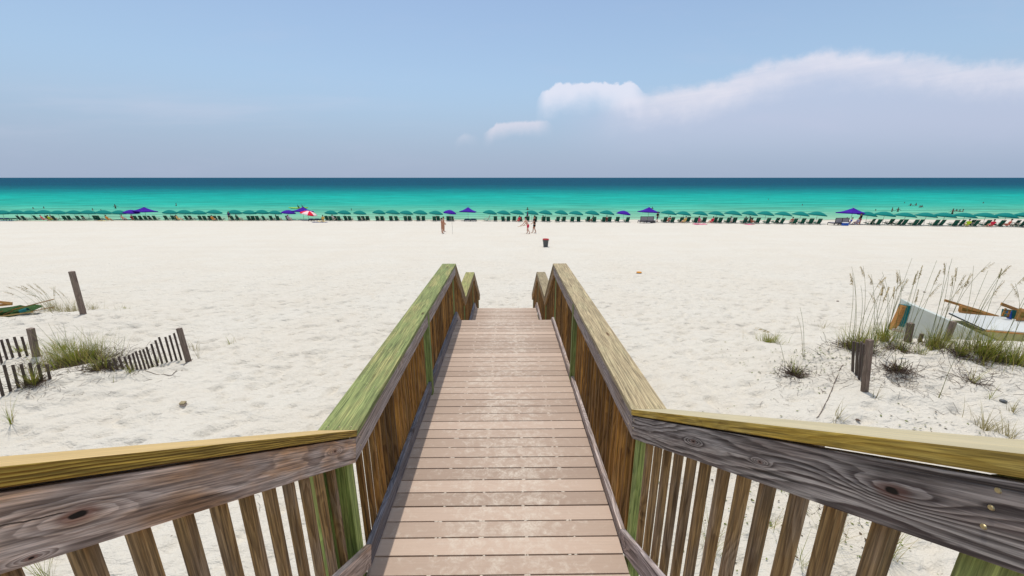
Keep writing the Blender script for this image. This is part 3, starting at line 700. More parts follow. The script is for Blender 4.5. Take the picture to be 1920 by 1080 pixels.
clump(1680, 700, 'brown root tangle with two green stalks right of the dune fence', 10, .3, .08, stems=2, sh=.55, slean=.1, heads=False, twigs=260, twr=.2, seed=15, group=GO)
clump(1728, 665, 'bent green blades lying on the sand slope below the pale box', 22, .3, .10, seed=16, group=GO)
clump(1822, 715, 'arching green blades on the slope with blue grey shadow', 16, .36, .08, twigs=60, twr=.25, seed=17, group=GO)
clump(1762, 750, 'one thin upright stalk standing alone on the open sand slope', 3, .16, .04, 'grass_dry', stems=1, sh=.9, slean=.02, heads=False, seed=18, group=GO)
clump(1858, 745, 'small upright sprig left of the brown pebble', 9, .28, .05, seed=19, group=GO)
clump(1850, 800, 'wide pale tuft of fine dry blades above the right handrail', 46, .38, .20, 'grass_dry', seed=20, group=GO)
clump(1892, 815, 'pale tuft half hidden by the right handrail at the edge of the view', 26, .42, .14, 'grass_dry', seed=21, group=GO)
clump(1900, 770, 'straw coloured sprig right of the brown pebble', 14, .25, .07, 'grass_dry', seed=22, group=GO)
clump(1568, 790, 'faint dry sprig on the sand just above the right handrail', 12, .24, .10, 'grass_dry', seed=23, group=GO)
clump(1640, 752, 'few flat dry straws in front of the dune fence post', 8, .22, .08, 'grass_dry', seed=24, group=GO)
clump(1360, 640, 'tiny lone green sprout left of the right dune', 5, .1, .03, seed=25, group=GO)
# seen through the right hand balusters
for i, (x, y, n, lab) in enumerate(((1330, 1040, 40, 'green tuft with yellow tips seen through the balusters nearest the deck'), (1440, 985, 18, 'thin grass sprig seen through the middle balusters on the right'),
        (1560, 1010, 34, 'upright grass tuft seen between two wide right-hand balusters'), (1655, 1050, 60, 'largest grass tuft seen through the wide gap beside the near green post'),
        (1500, 1060, 16, 'low curved blades at the bottom edge between right-hand balusters'))):
    clump(x, y, lab, n, .42, .10, seed=30+i, group='grass seen through the right railing', wd=.006)
# left
clump(150, 678, 'big bushy green clump burying the middle of the left dune fence', 520, .55, .58, stems=14, sh=1.0, slean=.16, tilt=-.30, heads=False, twigs=1500, twr=.62, seed=40, name='grass_clump', group=GL)
clump(195, 690, 'shrubby right flank of the big clump beside the low fence slats', 120, .36, .30, twigs=420, twr=.30, seed=41, group=GL)
clump(118, 655, 'loose yellowish blades behind the big clump near the far fence post', 90, .40, .35, seed=42, group=GL)
clump(65, 725, 'yellow green tuft in front of the lower left fence slats', 90, .38, .10, twigs=120, twr=.2, seed=43, group=GL)
clump(40, 655, 'yellow green blades growing among the slats of the far left fence', 60, .30, .22, seed=44, group=GL)
clump(246, 700, 'slim forked tuft standing before the short fence slats', 20, .30, .05, seed=45, group=GL)
clump(298, 680, 'sparse blades along the foot of the slats near the right fence post', 30, .22, .35, seed=46, group=GL)
clump(432, 645, 'small isolated sprig on open sand right of the left fence', 14, .30, .10, seed=47, group=GL)
clump(366, 655, 'faint dry sprig just right of the left fence end post', 14, .26, .12, 'grass_dry', seed=48, group=GL)
clump(372, 672, 'long bent straw arching over the sand beside the end post', 5, .45, .05, 'grass_dry', seed=49, group=GL)
clump(22, 800, 'grey green sprig at the left edge above the yellow handrail', 12, .42, .05, seed=50, group=GL)
clump(95, 582, 'straw coloured sea oats arching left beyond the folded chairs', 80, .42, .40, 'grass_dry', stems=10, sh=1.0, slean=.12, tilt=-.42, seed=51, name='sea_oats', group=GL, droop=1.6)
clump(130, 585, 'upright dry oats just left of the tall leaning post', 120, .45, .50, 'grass_dry', stems=5, sh=1.15, slean=.1, tilt=-.12, seed=52, name='sea_oats', group=GL)
clump(178, 582, 'thin green grass fringe right of the tall leaning post', 40, .32, .20, 'grass_dry', seed=53, group=GL)
clump(235, 578, 'low creeping runner of green sprigs right of the tall post', 30, .12, .45, seed=54, group=GL)
clump(88, 1090, 'green blades seen through the left balusters at the bottom edge', 26, .50, .06, seed=55, group=GL, wd=.006)
clump(205, 905, 'dry bent straws on the sand seen between left balusters', 9, .25, .1, 'grass_dry', seed=56, group=GL)
# creeping vine leaves: uncountable
def scatter(name, label, spots, size, mat, seed):
    r = random.Random(seed); V, F = [], []
    for px, py, sx, sy, n in spots:
        c = ground(px, py)
        for i in range(n):
            p = gpt(c.x+r.gauss(0, sx), c.y+r.gauss(0, sy)); s = size*r.uniform(.5, 1.3); a = r.uniform(0, 6.28); q = r.uniform(-.5, .5)
            d = Vector((math.cos(a), math.sin(a), q*.5)); e = Vector((-math.sin(a), math.cos(a), -q*.4)); p.z += r.uniform(.005, .035); b = len(V)
            V += [tuple(p-d*s), tuple(p+e*s*.6), tuple(p+d*s), tuple(p-e*s*.6)]; F.append((b, b+1, b+2, b+3))
    return tag(link(name, pydata(name, V, F), mat), label, 'ground cover', kind='stuff')
scatter('vine_leaves', 'small green creeping vine leaves scattered on the right dune sand',
        [(1430, 675, .5, .5, 55), (1470, 690, .5, .4, 50), (1535, 665, .35, .3, 110), (1560, 670, .4, .35, 90), (1520, 725, .25, .1, 20), (1740, 790, .5, .12, 22), (1400, 780, .8, .4, 20),
         (1380, 900, .5, .4, 45), (1480, 950, .5, .4, 60), (1600, 960, .5, .4, 60), (1380, 1010, .3, .3, 30), (1640, 1020, .3, .3, 50), (1720, 800, .9, .4, 30)], .020, 'leaf', 5)
def sticks(name, label, spots, seed, n0=1, L0=.2):
    r = random.Random(seed); V, F = [], []
    for px, py, sx, sy, n in spots:
        c = ground(px, py)
        for i in range(int(n*.8)):
            x, y = c.x+r.gauss(0, sx), c.y+r.gauss(0, sy); a = r.uniform(0, 6.28); L = r.uniform(.3, 1)*L0; pts = []
            for j in range(5):
                pts.append(gpt(x, y)+Vector((0, 0, r.uniform(.003, .02)))); x += math.cos(a)*L/4; y += math.sin(a)*L/4; a += r.gauss(0, .35)
            tube(V, F, pts, .0022)
    return tag(link(name, pydata(name, V, F), 'twig'), label, 'debris', kind='stuff')
sticks('dune_litter', 'thin dead stalks and roots littering the dune sand',
       [(1600, 700, .35, .3, 130), (1690, 715, .4, .25, 110), (1800, 700, .6, .25, 120), (1870, 705, .6, .25, 90), (1560, 760, 1.0, .3, 18), (1730, 750, .8, .3, 22), (1480, 720, .4, .2, 40),
        (120, 700, .5, .3, 80), (80, 740, .3, .12, 40), (260, 700, .5, .15, 20), (150, 590, .9, .2, 40), (20, 600, .8, .3, 50), (180, 900, .5, .3, 16), (450, 930, .5, .3, 12), (1560, 930, .3, .2, 60)], 9)
def long_stalk(label, pts_px, rad=.004):
    pts = [ground(a, b)+Vector((0, 0, .012)) for a, b in pts_px]; fine = []
    for i in range(len(pts)-1):
        for t in (0, .25, .5, .75): q = pts[i].lerp(pts[i+1], t); fine.append(gpt(q.x, q.y)+Vector((0, 0, .012)))
    fine.append(pts[-1]); o = empty('fallen_stalk', pts[0], label=label, cat='stalk'); V, F = [], []
    tube(V, F, [p-pts[0] for p in fine], rad, 5)
    link('stalk', pydata('stalk', V, F), 'twig', o); V, F = [], []
    r = random.Random(len(label))
    for i in range(8): q = fine[r.randrange(len(fine))]-pts[0]; blade(V, F, r, q, r.uniform(0, 6.28), .09, .5, .005, .4, 3)
    link('side_shoots', pydata('side_shoots', V, F), 'grass_dry', o)
long_stalk('long bare stalk trailing down the slope from the tangle left of the dune fence', [(1582, 680), (1566, 712), (1552, 750), (1530, 790)], .006)
long_stalk('bent straw lying on the sand before the left fence end post', [(273, 697), (300, 700), (322, 704), (340, 690), (362, 675)], .006)

# ------------------------------------------------------------------ dune fences
def sand_fence(label, pts, n, hts, slat_w, lean, seed, post_at=(), wire=True, th=.010):
    r = random.Random(seed)
    A = [ground(*p) for p in pts]; c = A[0].copy(); root = empty('dune_fence', c, label=label, cat='fence')
    segs = [(A[i+1]-A[i]).length for i in range(len(A)-1)]; tot = sum(segs)
    def along(t):
        d = t*tot
        for i, s in enumerate(segs):
            if d <= s or i == len(segs)-1: q = A[i].lerp(A[i+1], min(1, d/s)); return gpt(q.x, q.y), (A[i+1]-A[i]).normalized()
            d -= s
    def hh(t):
        x = t*(len(hts)-1); i = min(int(x), len(hts)-2); return hts[i]+(hts[i+1]-hts[i])*(x-i)
    W = [[], []]
    for i in range(n):
        t = (i+.5)/n; p, d = along(t); h = hh(t)*r.uniform(.95, 1.05); ln = Vector((lean+r.gauss(0, .012), r.gauss(0, .012), 0))
        nr = Vector((-d.y, d.x, 0)).normalized()
        board('slat', p-Vector((0, 0, .25))-ln*.25, p+Vector((0, 0, h))+ln*h, slat_w, th, 'slat', root, up=nr, bevel=.001)
        for j, f in enumerate((.25, .8)): W[j].append(p+(Vector((0, 0, h))+ln*h)*f-c+nr*.008)
    if wire and n > 3:
        V, F = [], []
        for j in range(2): tube(V, F, W[j], .0022, 3)
        link('wire', pydata('wire', V, F), 'twig', root)
    for (pp, h, wd, ln) in post_at:
        p = ground(*pp); board('post', p-Vector((0, 0, .35)), p+Vector((ln*h, 0, h)), wd, wd, 'post_brown', root, up=(0, -1, 0), bevel=.008)
    return root
sand_fence('near left dune fence of short dark slats rising to a taller end post', [(205, 697), (240, 694), (285, 683), (345, 676)], 16, [.26, .34, .50, .62, .72], .042, -.04, 1, [((355, 679), .86, .09, -.06)])
sand_fence('half buried slats of the left fence continuing to the left edge of the view', [(102, 712), (60, 722), (25, 735), (-35, 755)], 9, [.30, .44, .56, .60], .045, .10, 2)
sand_fence('far left fence of leaning slats ending in a grey green post', [(-45, 690), (0, 680), (25, 673), (58, 667)], 8, [.46, .50, .52, .56], .048, .08, 3, [((66, 670), .74, .105, .18)])
sand_fence('short fence remnant of four slats tied to a weathered post on the right dune', [(1596, 690), (1606, 703), (1619, 722)], 4, [.66, .74, .84], .05, -.20, 4, [((1626, 733), 1.02, .085, -.20)], wire=False, th=.034)
def stake(label, px, py, h, wd, ln, mat='post_brown', lb=(0, -1, 0)):
    p = ground(px, py); o = board('wooden_post', p-Vector((0, 0, .4)), p+Vector((ln*h, 0, h)), wd, wd, mat, None, up=lb, bevel=.01); return tag(o, label, 'post')
stake('tall dark square post leaning left alone on the left dune', 156, 590, 1.42, .115, .04)
stake('short weathered stub post standing before the pale box', 1704, 640, .46, .10, -.16)
stake('low thin stub right of the stub post before the pale box', 1724, 640, .20, .06, .03)
stake('leaning brown stub against the long side of the pale box', 1772, 640, .46, .09, .12)

# ------------------------------------------------------------------ right hand box pile
def quad_slab(name, pts, th, mat, parent):
    """solid panel: quad pts (world) pushed back along its normal"""
    P = [Vector(p) for p in pts]; n = (P[1]-P[0]).cross(P[3]-P[0]).normalized()*th; c = parent.location
    V = [tuple(p-c) for p in P]+[tuple(p+n-c) for p in P]
    F = [(0, 1, 2, 3), (7, 6, 5, 4), (0, 4, 5, 1), (1, 5, 6, 2), (2, 6, 7, 3), (3, 7, 4, 0)]
    me = pydata(name, V, F); bm = bmesh.new(); bm.from_mesh(me); bmesh.ops.recalc_face_normals(bm, faces=bm.faces); bm.to_mesh(me); bm.free()
    return link(name, me, mat, parent)
Yb = 9.9
def bp_(px, py, y): return at_depth(px, py, y)
c = bp_(1690, 640, Yb); box = empty('storage_box', c, label='long pale grey green box tilted on the right dune with chairs in its open end', cat='box')
A0 = bp_(1690, 617, Yb-.1); A1 = bp_(1712, 572, Yb); A2 = bp_(1795, 608, Yb-.25); A3 = bp_(1800, 690, Yb-.5); A4 = bp_(1690, 690, Yb-.2)
B1 = bp_(1713, 564, Yb+.35); B2 = bp_(1800, 596, Yb+.15)
quad_slab('side_panel', [A4, A3, bp_(1860, 640, Yb-.45)+Vector((0, 0, -.2)), bp_(1712, 572, Yb)], .02, 'paint_pale', box).hide_render = False
# main body: front wall, sloping top strip, back wall
E0 = bp_(1712, 572, Yb); E1 = bp_(1872, 640, Yb-.35)
L0 = bp_(1673, 618, Yb-.05); dn = Vector((0, 0, -.75))
box.children[0].data.clear_geometry()
me = box.children[0].data
def prism(me, front, back, origin):
    n = len(front); V = [tuple(p-origin) for p in front]+[tuple(p-origin) for p in back]
    F = [tuple(range(n))[::-1], tuple(range(n, 2*n))]+[(i, (i+1) % n, n+(i+1) % n, n+i) for i in range(n)]
    me.clear_geometry(); me.from_pydata(V, [], F); me.update(); bm = bmesh.new(); bm.from_mesh(me); bmesh.ops.recalc_face_normals(bm, faces=bm.faces)
    bmesh.ops.bevel(bm, geom=bm.edges[:], offset=.008, segments=1, affect='EDGES'); bm.to_mesh(me); bm.free()
fr_ = [bp_(1693, 622, Yb), E0, E1, bp_(1875, 700, Yb-.35), bp_(1700, 680, Yb-.1)]
off = Vector((.06, .42, .06)); bk = [p+off for p in fr_]
prism(me, fr_, bk, c)
bm = bmesh.new()
# open end: dark frame with orange and teal folded chairs packed inside
e_a = L0; e_b = bp_(1696, 573, Yb+.02)
quad_slab('end_frame', [bp_(1671, 619, Yb-.06), bp_(1694, 572, Yb+.02), bp_(1701, 574, Yb+.02), bp_(1678, 621, Yb-.06)], .10, 'oiled', box)
quad_slab('teal_fabric', [bp_(1686, 612, Yb), bp_(1699, 573, Yb+.05), bp_(1711, 574, Yb+.05), bp_(1695, 614, Yb)], .20, 'paint_teal', box)
quad_slab('orange_arm', [bp_(1681, 610, Yb-.04), bp_(1694, 582, Yb), bp_(1697, 584, Yb), bp_(1685, 611, Yb-.04)], .04, 'oiled', box)
quad_slab('bottom_batten', [bp_(1671, 620, Yb-.08), bp_(1691, 623, Yb-.08), bp_(1691, 618, Yb-.08), bp_(1673, 615, Yb-.08)], .05, 'grey_main', box)
quad_slab('red_slat', [bp_(1679, 614, Yb-.05), bp_(1687, 598, Yb-.02), bp_(1689, 599, Yb-.02), bp_(1682, 615, Yb-.05)], .03, 'oiled', box)
# second box with a white lid
Y2 = 9.6
c2 = bp_(1860, 640, Y2); b2 = empty('storage_box', c2, label='second box at the right edge with a broad sunlit white lid and straw coloured side', cat='box')
me2 = bpy.data.meshes.new('body'); ob = link('body', me2, 'paint_under', b2)
f2 = [bp_(1790, 608, Y2+.30), bp_(1848, 622, Y2), bp_(2010, 634, Y2-.05), bp_(2010, 720, Y2-.05), bp_(1800, 690, Y2+.3)]
prism(me2, f2, [p+Vector((.05, .9, .0)) for p in f2], c2)
me3 = bpy.data.meshes.new('lid'); ob = link('lid', me3, 'paint_white', b2)
top_f = [bp_(1779, 586, Y2+.50), bp_(1846, 617, Y2-.05), bp_(2010, 630, Y2-.08)]
top_b = [bp_(1800, 587, Y2+1.25), bp_(1880, 594, Y2+1.35), bp_(2010, 603, Y2+1.35)]
V = [tuple(p-c2) for p in top_f+top_b]; V += [(a, b, d-.045) for a, b, d in V]
F = [(0, 1, 4, 3), (1, 2, 5, 4), (6, 9, 10, 7), (7, 10, 11, 8), (0, 6, 7, 1), (1, 7, 8, 2), (2, 8, 11, 5), (5, 11, 10, 4), (4, 10, 9, 3), (3, 9, 6, 0)]
me3.from_pydata(V, [], F); me3.update()
V, F = [], []; ed = [p-c2+Vector((0, -.012, -.02)) for p in top_f]; tube(V, F, ed[:2], .016, 4); link('dark_edge', pydata('dark_edge', V, F), 'dark', b2)
V, F = [], []; tube(V, F, [e+Vector((0, -.01, -.02)) for e in ed[1:]], .022, 4); link('wooden_edge', pydata('wooden_edge', V, F), 'oiled', b2)
# wooden chair frames lying behind
def wedge_frame(label, a, b, d, y, dy, w_):
    """open wooden V frame: long boards a->b and back to d"""
    pa, pb, pd = bp_(*a, y), bp_(*b, y+dy), bp_(*d, y)
    root = empty('folded_beach_chair', pa, label=label, cat='chair', group='folded wooden chairs behind the white lid')
    board('side_rail', pa, pb, w_, .03, 'oiled', root, up=(0, -1, .2)); board('side_rail', pd, pb, w_, .03, 'oiled', root, up=(0, -1, .3))
    board('end_bar', pa, pd, w_, .035, 'oiled', root, up=(0, -1, 0)); board('side_rail', pa+Vector((0, .45, .02)), pb+Vector((0, .45, .02)), w_, .03, 'oiled', root, up=(0, -1, .2))
    m_ = (pa+pd)/2; q = (m_-pb)*.9+pb
    quad_slab('side_board', [pa+Vector((.02, .04, -.01)), pb+Vector((-.03, .04, -.01)), pb+Vector((-.03, .04, -.03)), pd+Vector((.02, .04, .01))], .02, 'yellow_l', root)
    return root
wedge_frame('folded oiled wooden chair frame poking up above the left part of the white lid', (1802, 573), (1872, 594), (1799, 584), 10.7, .2, .07)
wedge_frame('folded wooden chair frame above the white lid at the right edge', (1912, 580), (1965, 600), (1906, 598), 10.6, .2, .09)
pa = bp_(1890, 590, 10.75); ch = empty('folded_beach_chair', pa, label='dark folded chair with blue canvas between the wooden frames', cat='chair', group='folded wooden chairs behind the white lid')
board('side_rail', bp_(1879, 593, 10.7), bp_(1886, 578, 10.75), .05, .03, 'baluster', ch, up=(0, -1, 0)); board('side_rail', bp_(1889, 595, 10.7), bp_(1894, 581, 10.75), .05, .03, 'baluster', ch, up=(0, -1, 0))
for yy_ in (582, 588, 593): board('slat', bp_(1883, yy_, 10.68), bp_(1893, yy_+1, 10.68), .025, .02, 'baluster', ch, up=(0, -1, 0))
quad_slab('blue_canvas', [bp_(1896, 597, 10.8), bp_(1899, 581, 10.85), bp_(1907, 582, 10.85), bp_(1904, 598, 10.8)], .25, 'paint_teal', ch)
quad_slab('side_panel', [bp_(1895, 600, 10.72), bp_(1896, 584, 10.74), bp_(1898, 584, 10.74), bp_(1897, 600, 10.72)], .1, 'c_blue', ch)
# ------------------------------------------------------------------ left chair pile
def lp(px, py, y=12.0): return at_depth(px, py, y)
g0 = ground(20, 592); YL = g0.y
pile = empty('folded_beach_chair', g0, label='folded green canvas chair lying flat at the left edge beyond the fence', cat='chair', group='folded chairs at the left edge')
me = bpy.data.meshes.new('green_canvas'); o_ = link('green_canvas', me, 'moss', pile)
fr_ = [lp(-60, 604, YL-.2), lp(-40, 592, YL-.2), lp(-8, 588, YL-.1), lp(8, 585, YL-.1), lp(20, 587, YL), lp(34, 583, YL), lp(48, 585, YL), lp(54, 587, YL), lp(25, 592, YL-.1), lp(0, 597, YL-.1)]
prism(me, fr_, [p+Vector((0, .5, .10)) for p in fr_], g0)
board('side_rail', lp(-50, 600, YL-.25), lp(62, 585, YL-.05), .045, .03, 'yellow_l', pile, up=(0, -1, 0))
board('pole', lp(22, 581, YL+.05), lp(101, 561, YL+.4), .03, .03, 'baluster', pile, up=(0, -1, 0)); board('pole', lp(58, 584, YL+.1), lp(104, 575, YL+.4), .025, .025, 'baluster', pile, up=(0, -1, 0))
V, F = [], []; tube(V, F, [lp(38, 584, YL-.15)-g0, lp(52, 580, YL-.1)-g0], .055, 8); link('blue_cloth_roll', pydata('blue_cloth_roll', V, F, True), 'paint_teal', pile)
for q_ in range(3): board('frame_slat', lp(-30+q_*18, 590, YL-.22), lp(-12+q_*18, 583, YL-.05), .03, .02, 'baluster', pile, up=(0, -1, 0))
p2 = empty('folded_beach_chair', lp(-10, 575, YL+.3), label='orange wooden chair frame on top of the green canvas at the left edge', cat='chair', group='folded chairs at the left edge')
board('side_rail', lp(-60, 560, YL+.3), lp(23, 569, YL+.4), .09, .03, 'oiled', p2, up=(0, -1, .4)); board('side_rail', lp(-60, 578, YL+.2), lp(23, 570, YL+.4), .08, .03, 'oiled', p2, up=(0, -1, .4))
board('cross_bar', lp(-30, 562, YL+.3), lp(-30, 576, YL+.2), .06, .03, 'oiled', p2, up=(0, -1, 0))
# ------------------------------------------------------------------ small things on the sand
def lump(name, label, cat, px, py, size, mat, seed=0, zo=.5, flat=1):
    r = random.Random(seed); bm = bmesh.new(); bmesh.ops.create_icosphere(bm, subdivisions=3, radius=1)
    for v_ in bm.verts: v_.co *= 1+.18*(float(vn(v_.co.x*2+seed, v_.co.y*2+v_.co.z*3, 3))-.5)*2
    bmesh.ops.scale(bm, vec=size, verts=bm.verts); p = ground(px, py); o = link(name, bm_mesh(bm, name, True), mat); o.location = p+Vector((0, 0, size[2]*zo)); o.rotation_euler = (0, 0, r.uniform(0, 3))
    return tag(o, label, cat)
p = ground(344, 760); bl = empty('wood_block', p, label='small grey weathered wood block on bare sand below the left fence', cat='block')
o_ = board('upper_plank', Vector((-.05, 0, .065))+p, Vector((.05, 0, .068))+p, .07, .03, 'tan_cap', bl, up=(0, -.25, 1)); board('lower_plank', Vector((-.048, 0, .03))+p, Vector((.048, 0, .03))+p, .065, .035, 'grey_main', bl, up=(0, -.1, 1))
def frisbee():
    bm = bmesh.new(); prof = [(0, .022), (.07, .022), (.105, .018), (.125, .006), (.13, -.008), (.122, -.008), (.115, .004), (0, .008)]; n = 20; rings = []
    for rr, z in prof: rings.append([bm.verts.new((max(rr, .001)*math.cos(6.2832*i/n), max(rr, .001)*math.sin(6.2832*i/n), z)) for i in range(n)])
    for a, b in zip(rings, rings[1:]):
        for i in range(n): bm.faces.new((a[i], a[(i+1) % n], b[(i+1) % n], b[i]))
    o = link('frisbee', bm_mesh(bm, 'frisbee', True), 'c_orange'); p = ground(1198, 512); o.location = p+Vector((0, 0, .03)); o.scale = (1.2, 1.2, 1.2); tag(o, 'orange flying disc lying on the sand right of the boardwalk', 'toy')
frisbee()
lump('pebble', 'brown pebble on the right dune slope', 'stone', 1881, 752, (.055, .045, .03), 'can_grey', 2)
lump('seaweed_scrap', 'dark scrap of debris on far sand above the pale box', 'debris', 1733, 549, (.09, .05, .02), 'twig', 3)
lump('seaweed_scrap', 'thin dark scrap on the sand left of the tall oats', 'debris', 1571, 564, (.13, .05, .015), 'twig', 4)
lump('seaweed_scrap', 'dark scrap lying near the right handrail', 'debris', 1608, 784, (.05, .03, .012), 'twig', 5)
# bin
def trash():
    p = ground(1023, 463); root = empty('trash_can', p, rz=.2, label='dark grey tapered trash can with red liner alone on the open beach', cat='trash can')
    def lathe(name, prof, mat, n=24):
        bm = bmesh.new(); rings = [[bm.verts.new((rr*math.cos(6.2832*i/n), rr*math.sin(6.2832*i/n), z)) for i in range(n)] for rr, z in prof]
        for a, b in zip(rings, rings[1:]):
            for i in range(n): bm.faces.new((a[i], a[(i+1) % n], b[(i+1) % n], b[i]))
        bm.faces.new(rings[0][::-1]); return link(name, bm_mesh(bm, name, True), mat, root)
    lathe('body', [(.20, -.03), (.205, .04), (.26, .62), (.275, .64), (.24, .64), (.19, .05)], 'can_grey')
    lathe('liner', [(.272, .625), (.288, .635), (.296, .66), (.292, .69), (.26, .70), (.24, .68), (.2, .45)], 'can_red')
    for s in (-1, 1):
        bm = bmesh.new(); box_bm(bm, (s*.285, 0, .52), (.05, .12, .03), .008); link('handle', bm_mesh(bm, 'handle'), 'can_grey', root)
trash()

# ------------------------------------------------------------------ beach umbrellas
ROW = [(-100, 413.2), (0, 413.2), (320, 413.2), (640, 414), (900, 415), (1200, 417), (1400, 419), (1600, 421.5), (1920, 426), (2000, 427)]
def rowpt(px, dy=0):
    py = np.interp(px, [a for a, _ in ROW], [b for _, b in ROW])+dy
    p = ground(px, float(py)); return p
def canopy_mesh(name, rad, rise, n=8, peaked=False, sides=None):
    V, F = [], []; rg = 6 if not peaked else 7; seg = n*4 if not peaked else n*4
    for i in range(rg+1):
        t = i/rg
        for j in range(seg):
            a = 6.28318*j/seg; ph = (j % 4)/4; sc = 1-(.045*math.sin(math.pi*ph) if True else 0)*t
            if peaked:
                # square plan (n=4): flat sides between four corners
                aa = (a % (math.pi/2))-math.pi/4; rr = rad*t*(1/math.cos(aa))*(1-.07*t*math.cos(aa*2)**2); z = rise*((1-t)**1.55)+.03*math.sin(math.pi*ph)*0
            else:
                rr = rad*t*sc; z = rise*(math.cos(t*1.30)-math.cos(1.30))/(1-math.cos(1.30))
            V.append((rr*math.cos(a), rr*math.sin(a), z))
    for i in range(rg):
        for j in range(seg): a, b = i*seg+j, i*seg+(j+1) % seg; F.append((a, b, b+seg, a+seg))
    m_ = len(V)                      # valance
    for j in range(seg): x, y, z = V[rg*seg+j]; V.append((x*1.0, y*1.0, z-(.10 if not peaked else .16)))
    for j in range(seg): a, b = rg*seg+j, rg*seg+(j+1) % seg; F.append((a, b, m_+(j+1) % seg, m_+j))
    return V, F, seg
def make_umbrella(kind, mat):
    root = empty('beach_umbrella', (0, 0, 0))
    V, F, seg = canopy_mesh('canopy', 1.20, .52)
    cn = pydata('canopy', V, F, True); cr = link('canopy', cn, mat, root)
    tiltm = Matrix.Translation((0, 0, 1.42)) @ Matrix.Rotation(R(7), 4, 'Y'); cr.matrix_basis = tiltm
    if kind == 'segments':
        cn.materials.append(M['canvas_white']); cn.polygons.foreach_set('material_index', [((i % seg)//4) % 2 for i in range(len(cn.polygons))])
    V, F = [], []; tube(V, F, [Vector((0, 0, -.5)), Vector((0, 0, 1.0)), Vector((.06, 0, 1.42)), Vector((.12, 0, 1.97))], .022, 8); link('pole', pydata('pole', V, F, True), 'pole', root)
    V, F = [], []
    for j in range(8):
        a = 6.28318*j/8; pts = [tiltm @ Vector((1.17*t*math.cos(a), 1.17*t*math.sin(a), .52*(math.cos(t*1.3)-math.cos(1.3))/(1-math.cos(1.3))-.02)) for t in (0, .25, .5, .75, 1)]
        tube(V, F, pts, .007, 3)
    link('ribs', pydata('ribs', V, F), 'pole', root)
    return root
def make_pyramid(mat):
    root = empty('peaked_canopy', (0, 0, 0))
    V, F, seg = canopy_mesh('canopy', 1.45, .78, 4, True)
    cr = link('canopy', pydata('canopy', V, F, False), mat, root); cr.location = (0, 0, 1.72); cr.rotation_euler = (0, R(4), R(38))
    V, F = [], []; tube(V, F, [Vector((0, 0, -.5)), Vector((0, 0, 1.2)), Vector((.03, 0, 2.45))], .028, 8); link('pole', pydata('pole', V, F, True), 'pole', root)
    bm = bmesh.new(); bmesh.ops.create_uvsphere(bm, u_segments=8, v_segments=6, radius=.05); q = bm_mesh(bm, 'finial', True); f_ = link('finial', q, 'pole', root); f_.location = (.04, 0, 2.52)
    return root
KC = {}
def kids(o):
    if o.name not in KC: KC[o.name] = [q for q in COL.objects if q.parent == o]
    return KC[o.name]
def copy_tree(o, parent=None):
    c_ = o.copy(); COL.objects.link(c_)
    if parent is not None: c_.parent = parent
    for ch_ in kids(o): copy_tree(ch_, c_)
    return c_
protos = {}
def place(kind, builder, loc, rz, **kw):
    if kind not in protos: protos[kind] = o = builder(); 
    else: o = copy_tree(protos[kind])
    o.location = loc; o.rotation_euler = (0, 0, rz)
    for kk in ('label', 'category', 'group'):
        if kk in o: del o[kk]
    return tag(o, **kw)
ITEMS = [(9, 't'), (36, 't'), (61, 't'), (87, 't'), (113, 't'), (143, 't'), (169, 't'), (198, 't'), (227, 't'), (250, 'p'), (272, 'A'),
 (322, 't'), (349, 't'), (375, 't'), (405, 't'), (443, 't'), (470, 't'), (494, 't'), (518, 't'), (543, 'p'), (568, 'A'), (588, 'r'),
 (622.5, 't'), (647, 't'), (676, 't'), (712, 't'), (737.5, 't'), (763, 't'), (789, 't'), (818, 't'), (844, 'p'), (877.6, 'A'),
 (918.7, 't'), (944.5, 't'), (969.4, 't'), (997, 't'), (1022.7, 't'), (1052, 't'), (1079.4, 't'), (1109.5, 't'), (1137, 't'), (1168, 'p'), (1216, 'A'),
 (1252, 't'), (1280, 't'), (1311, 't'), (1341, 't'), (1372, 't'), (1403, 't'), (1433, 't'), (1466, 't'), (1498, 't'), (1529, 't'), (1597.5, 'A'),
 (1622, 't'), (1653.7, 't'), (1693, 't'), (1731.5, 't'), (1766, 't'), (1803, 't'), (1842, 't'), (1880, 't'), (1917, 't')]
TN = ['leftmost peaked canopy', 'second peaked canopy', 'middle peaked canopy', 'fourth peaked canopy', 'rightmost peaked canopy']
names = {}; ti = -1; cnt = 0; first = True
r = random.Random(21)
seq = []
for px, kd in ITEMS:
    if kd == 'A': ti += 1; cnt = 0; seq.append((px, kd, TN[ti])); continue
    if kd == 't':
        cnt += 1
        where = (ORD[cnt-1]+' from the left edge') if ti < 0 else (ORD[cnt-1]+' right of the '+TN[ti])
        seq.append((px, kd, where))
    elif kd == 'p': seq.append((px, kd, 'just left of the '+TN[ti+1]))
    else: seq.append((px, kd, ''))
GU = 'umbrellas in the row by the water'
for px, kd, wh in seq:
    p = rowpt(px, -.9); rz = r.uniform(-.15, .15)
    if kd == 't': place('t', lambda: make_umbrella('plain', 'canvas_teal'), p, rz, label='teal umbrella, '+wh, cat='umbrella', group=GU)
    elif kd == 'p': place('p', lambda: make_umbrella('plain', 'canvas_purple'), p, rz, label='small domed purple umbrella '+wh, cat='umbrella', group=GU)
    elif kd == 'r': o = place('r', lambda: make_umbrella('segments', 'canvas_red'), p+Vector((0, -2.0, 0)), rz, label='red and white panelled umbrella standing forward of the row', cat='umbrella'); o.rotation_euler = (R(4), R(8), .3)
    else: place('A', lambda: make_pyramid('canvas_purple'), p+Vector((0, .4, 0)), rz, label='purple '+wh+' in the umbrella row', cat='canopy', group='peaked purple canopies')
    if kd in 'tp': COL.objects[-1]
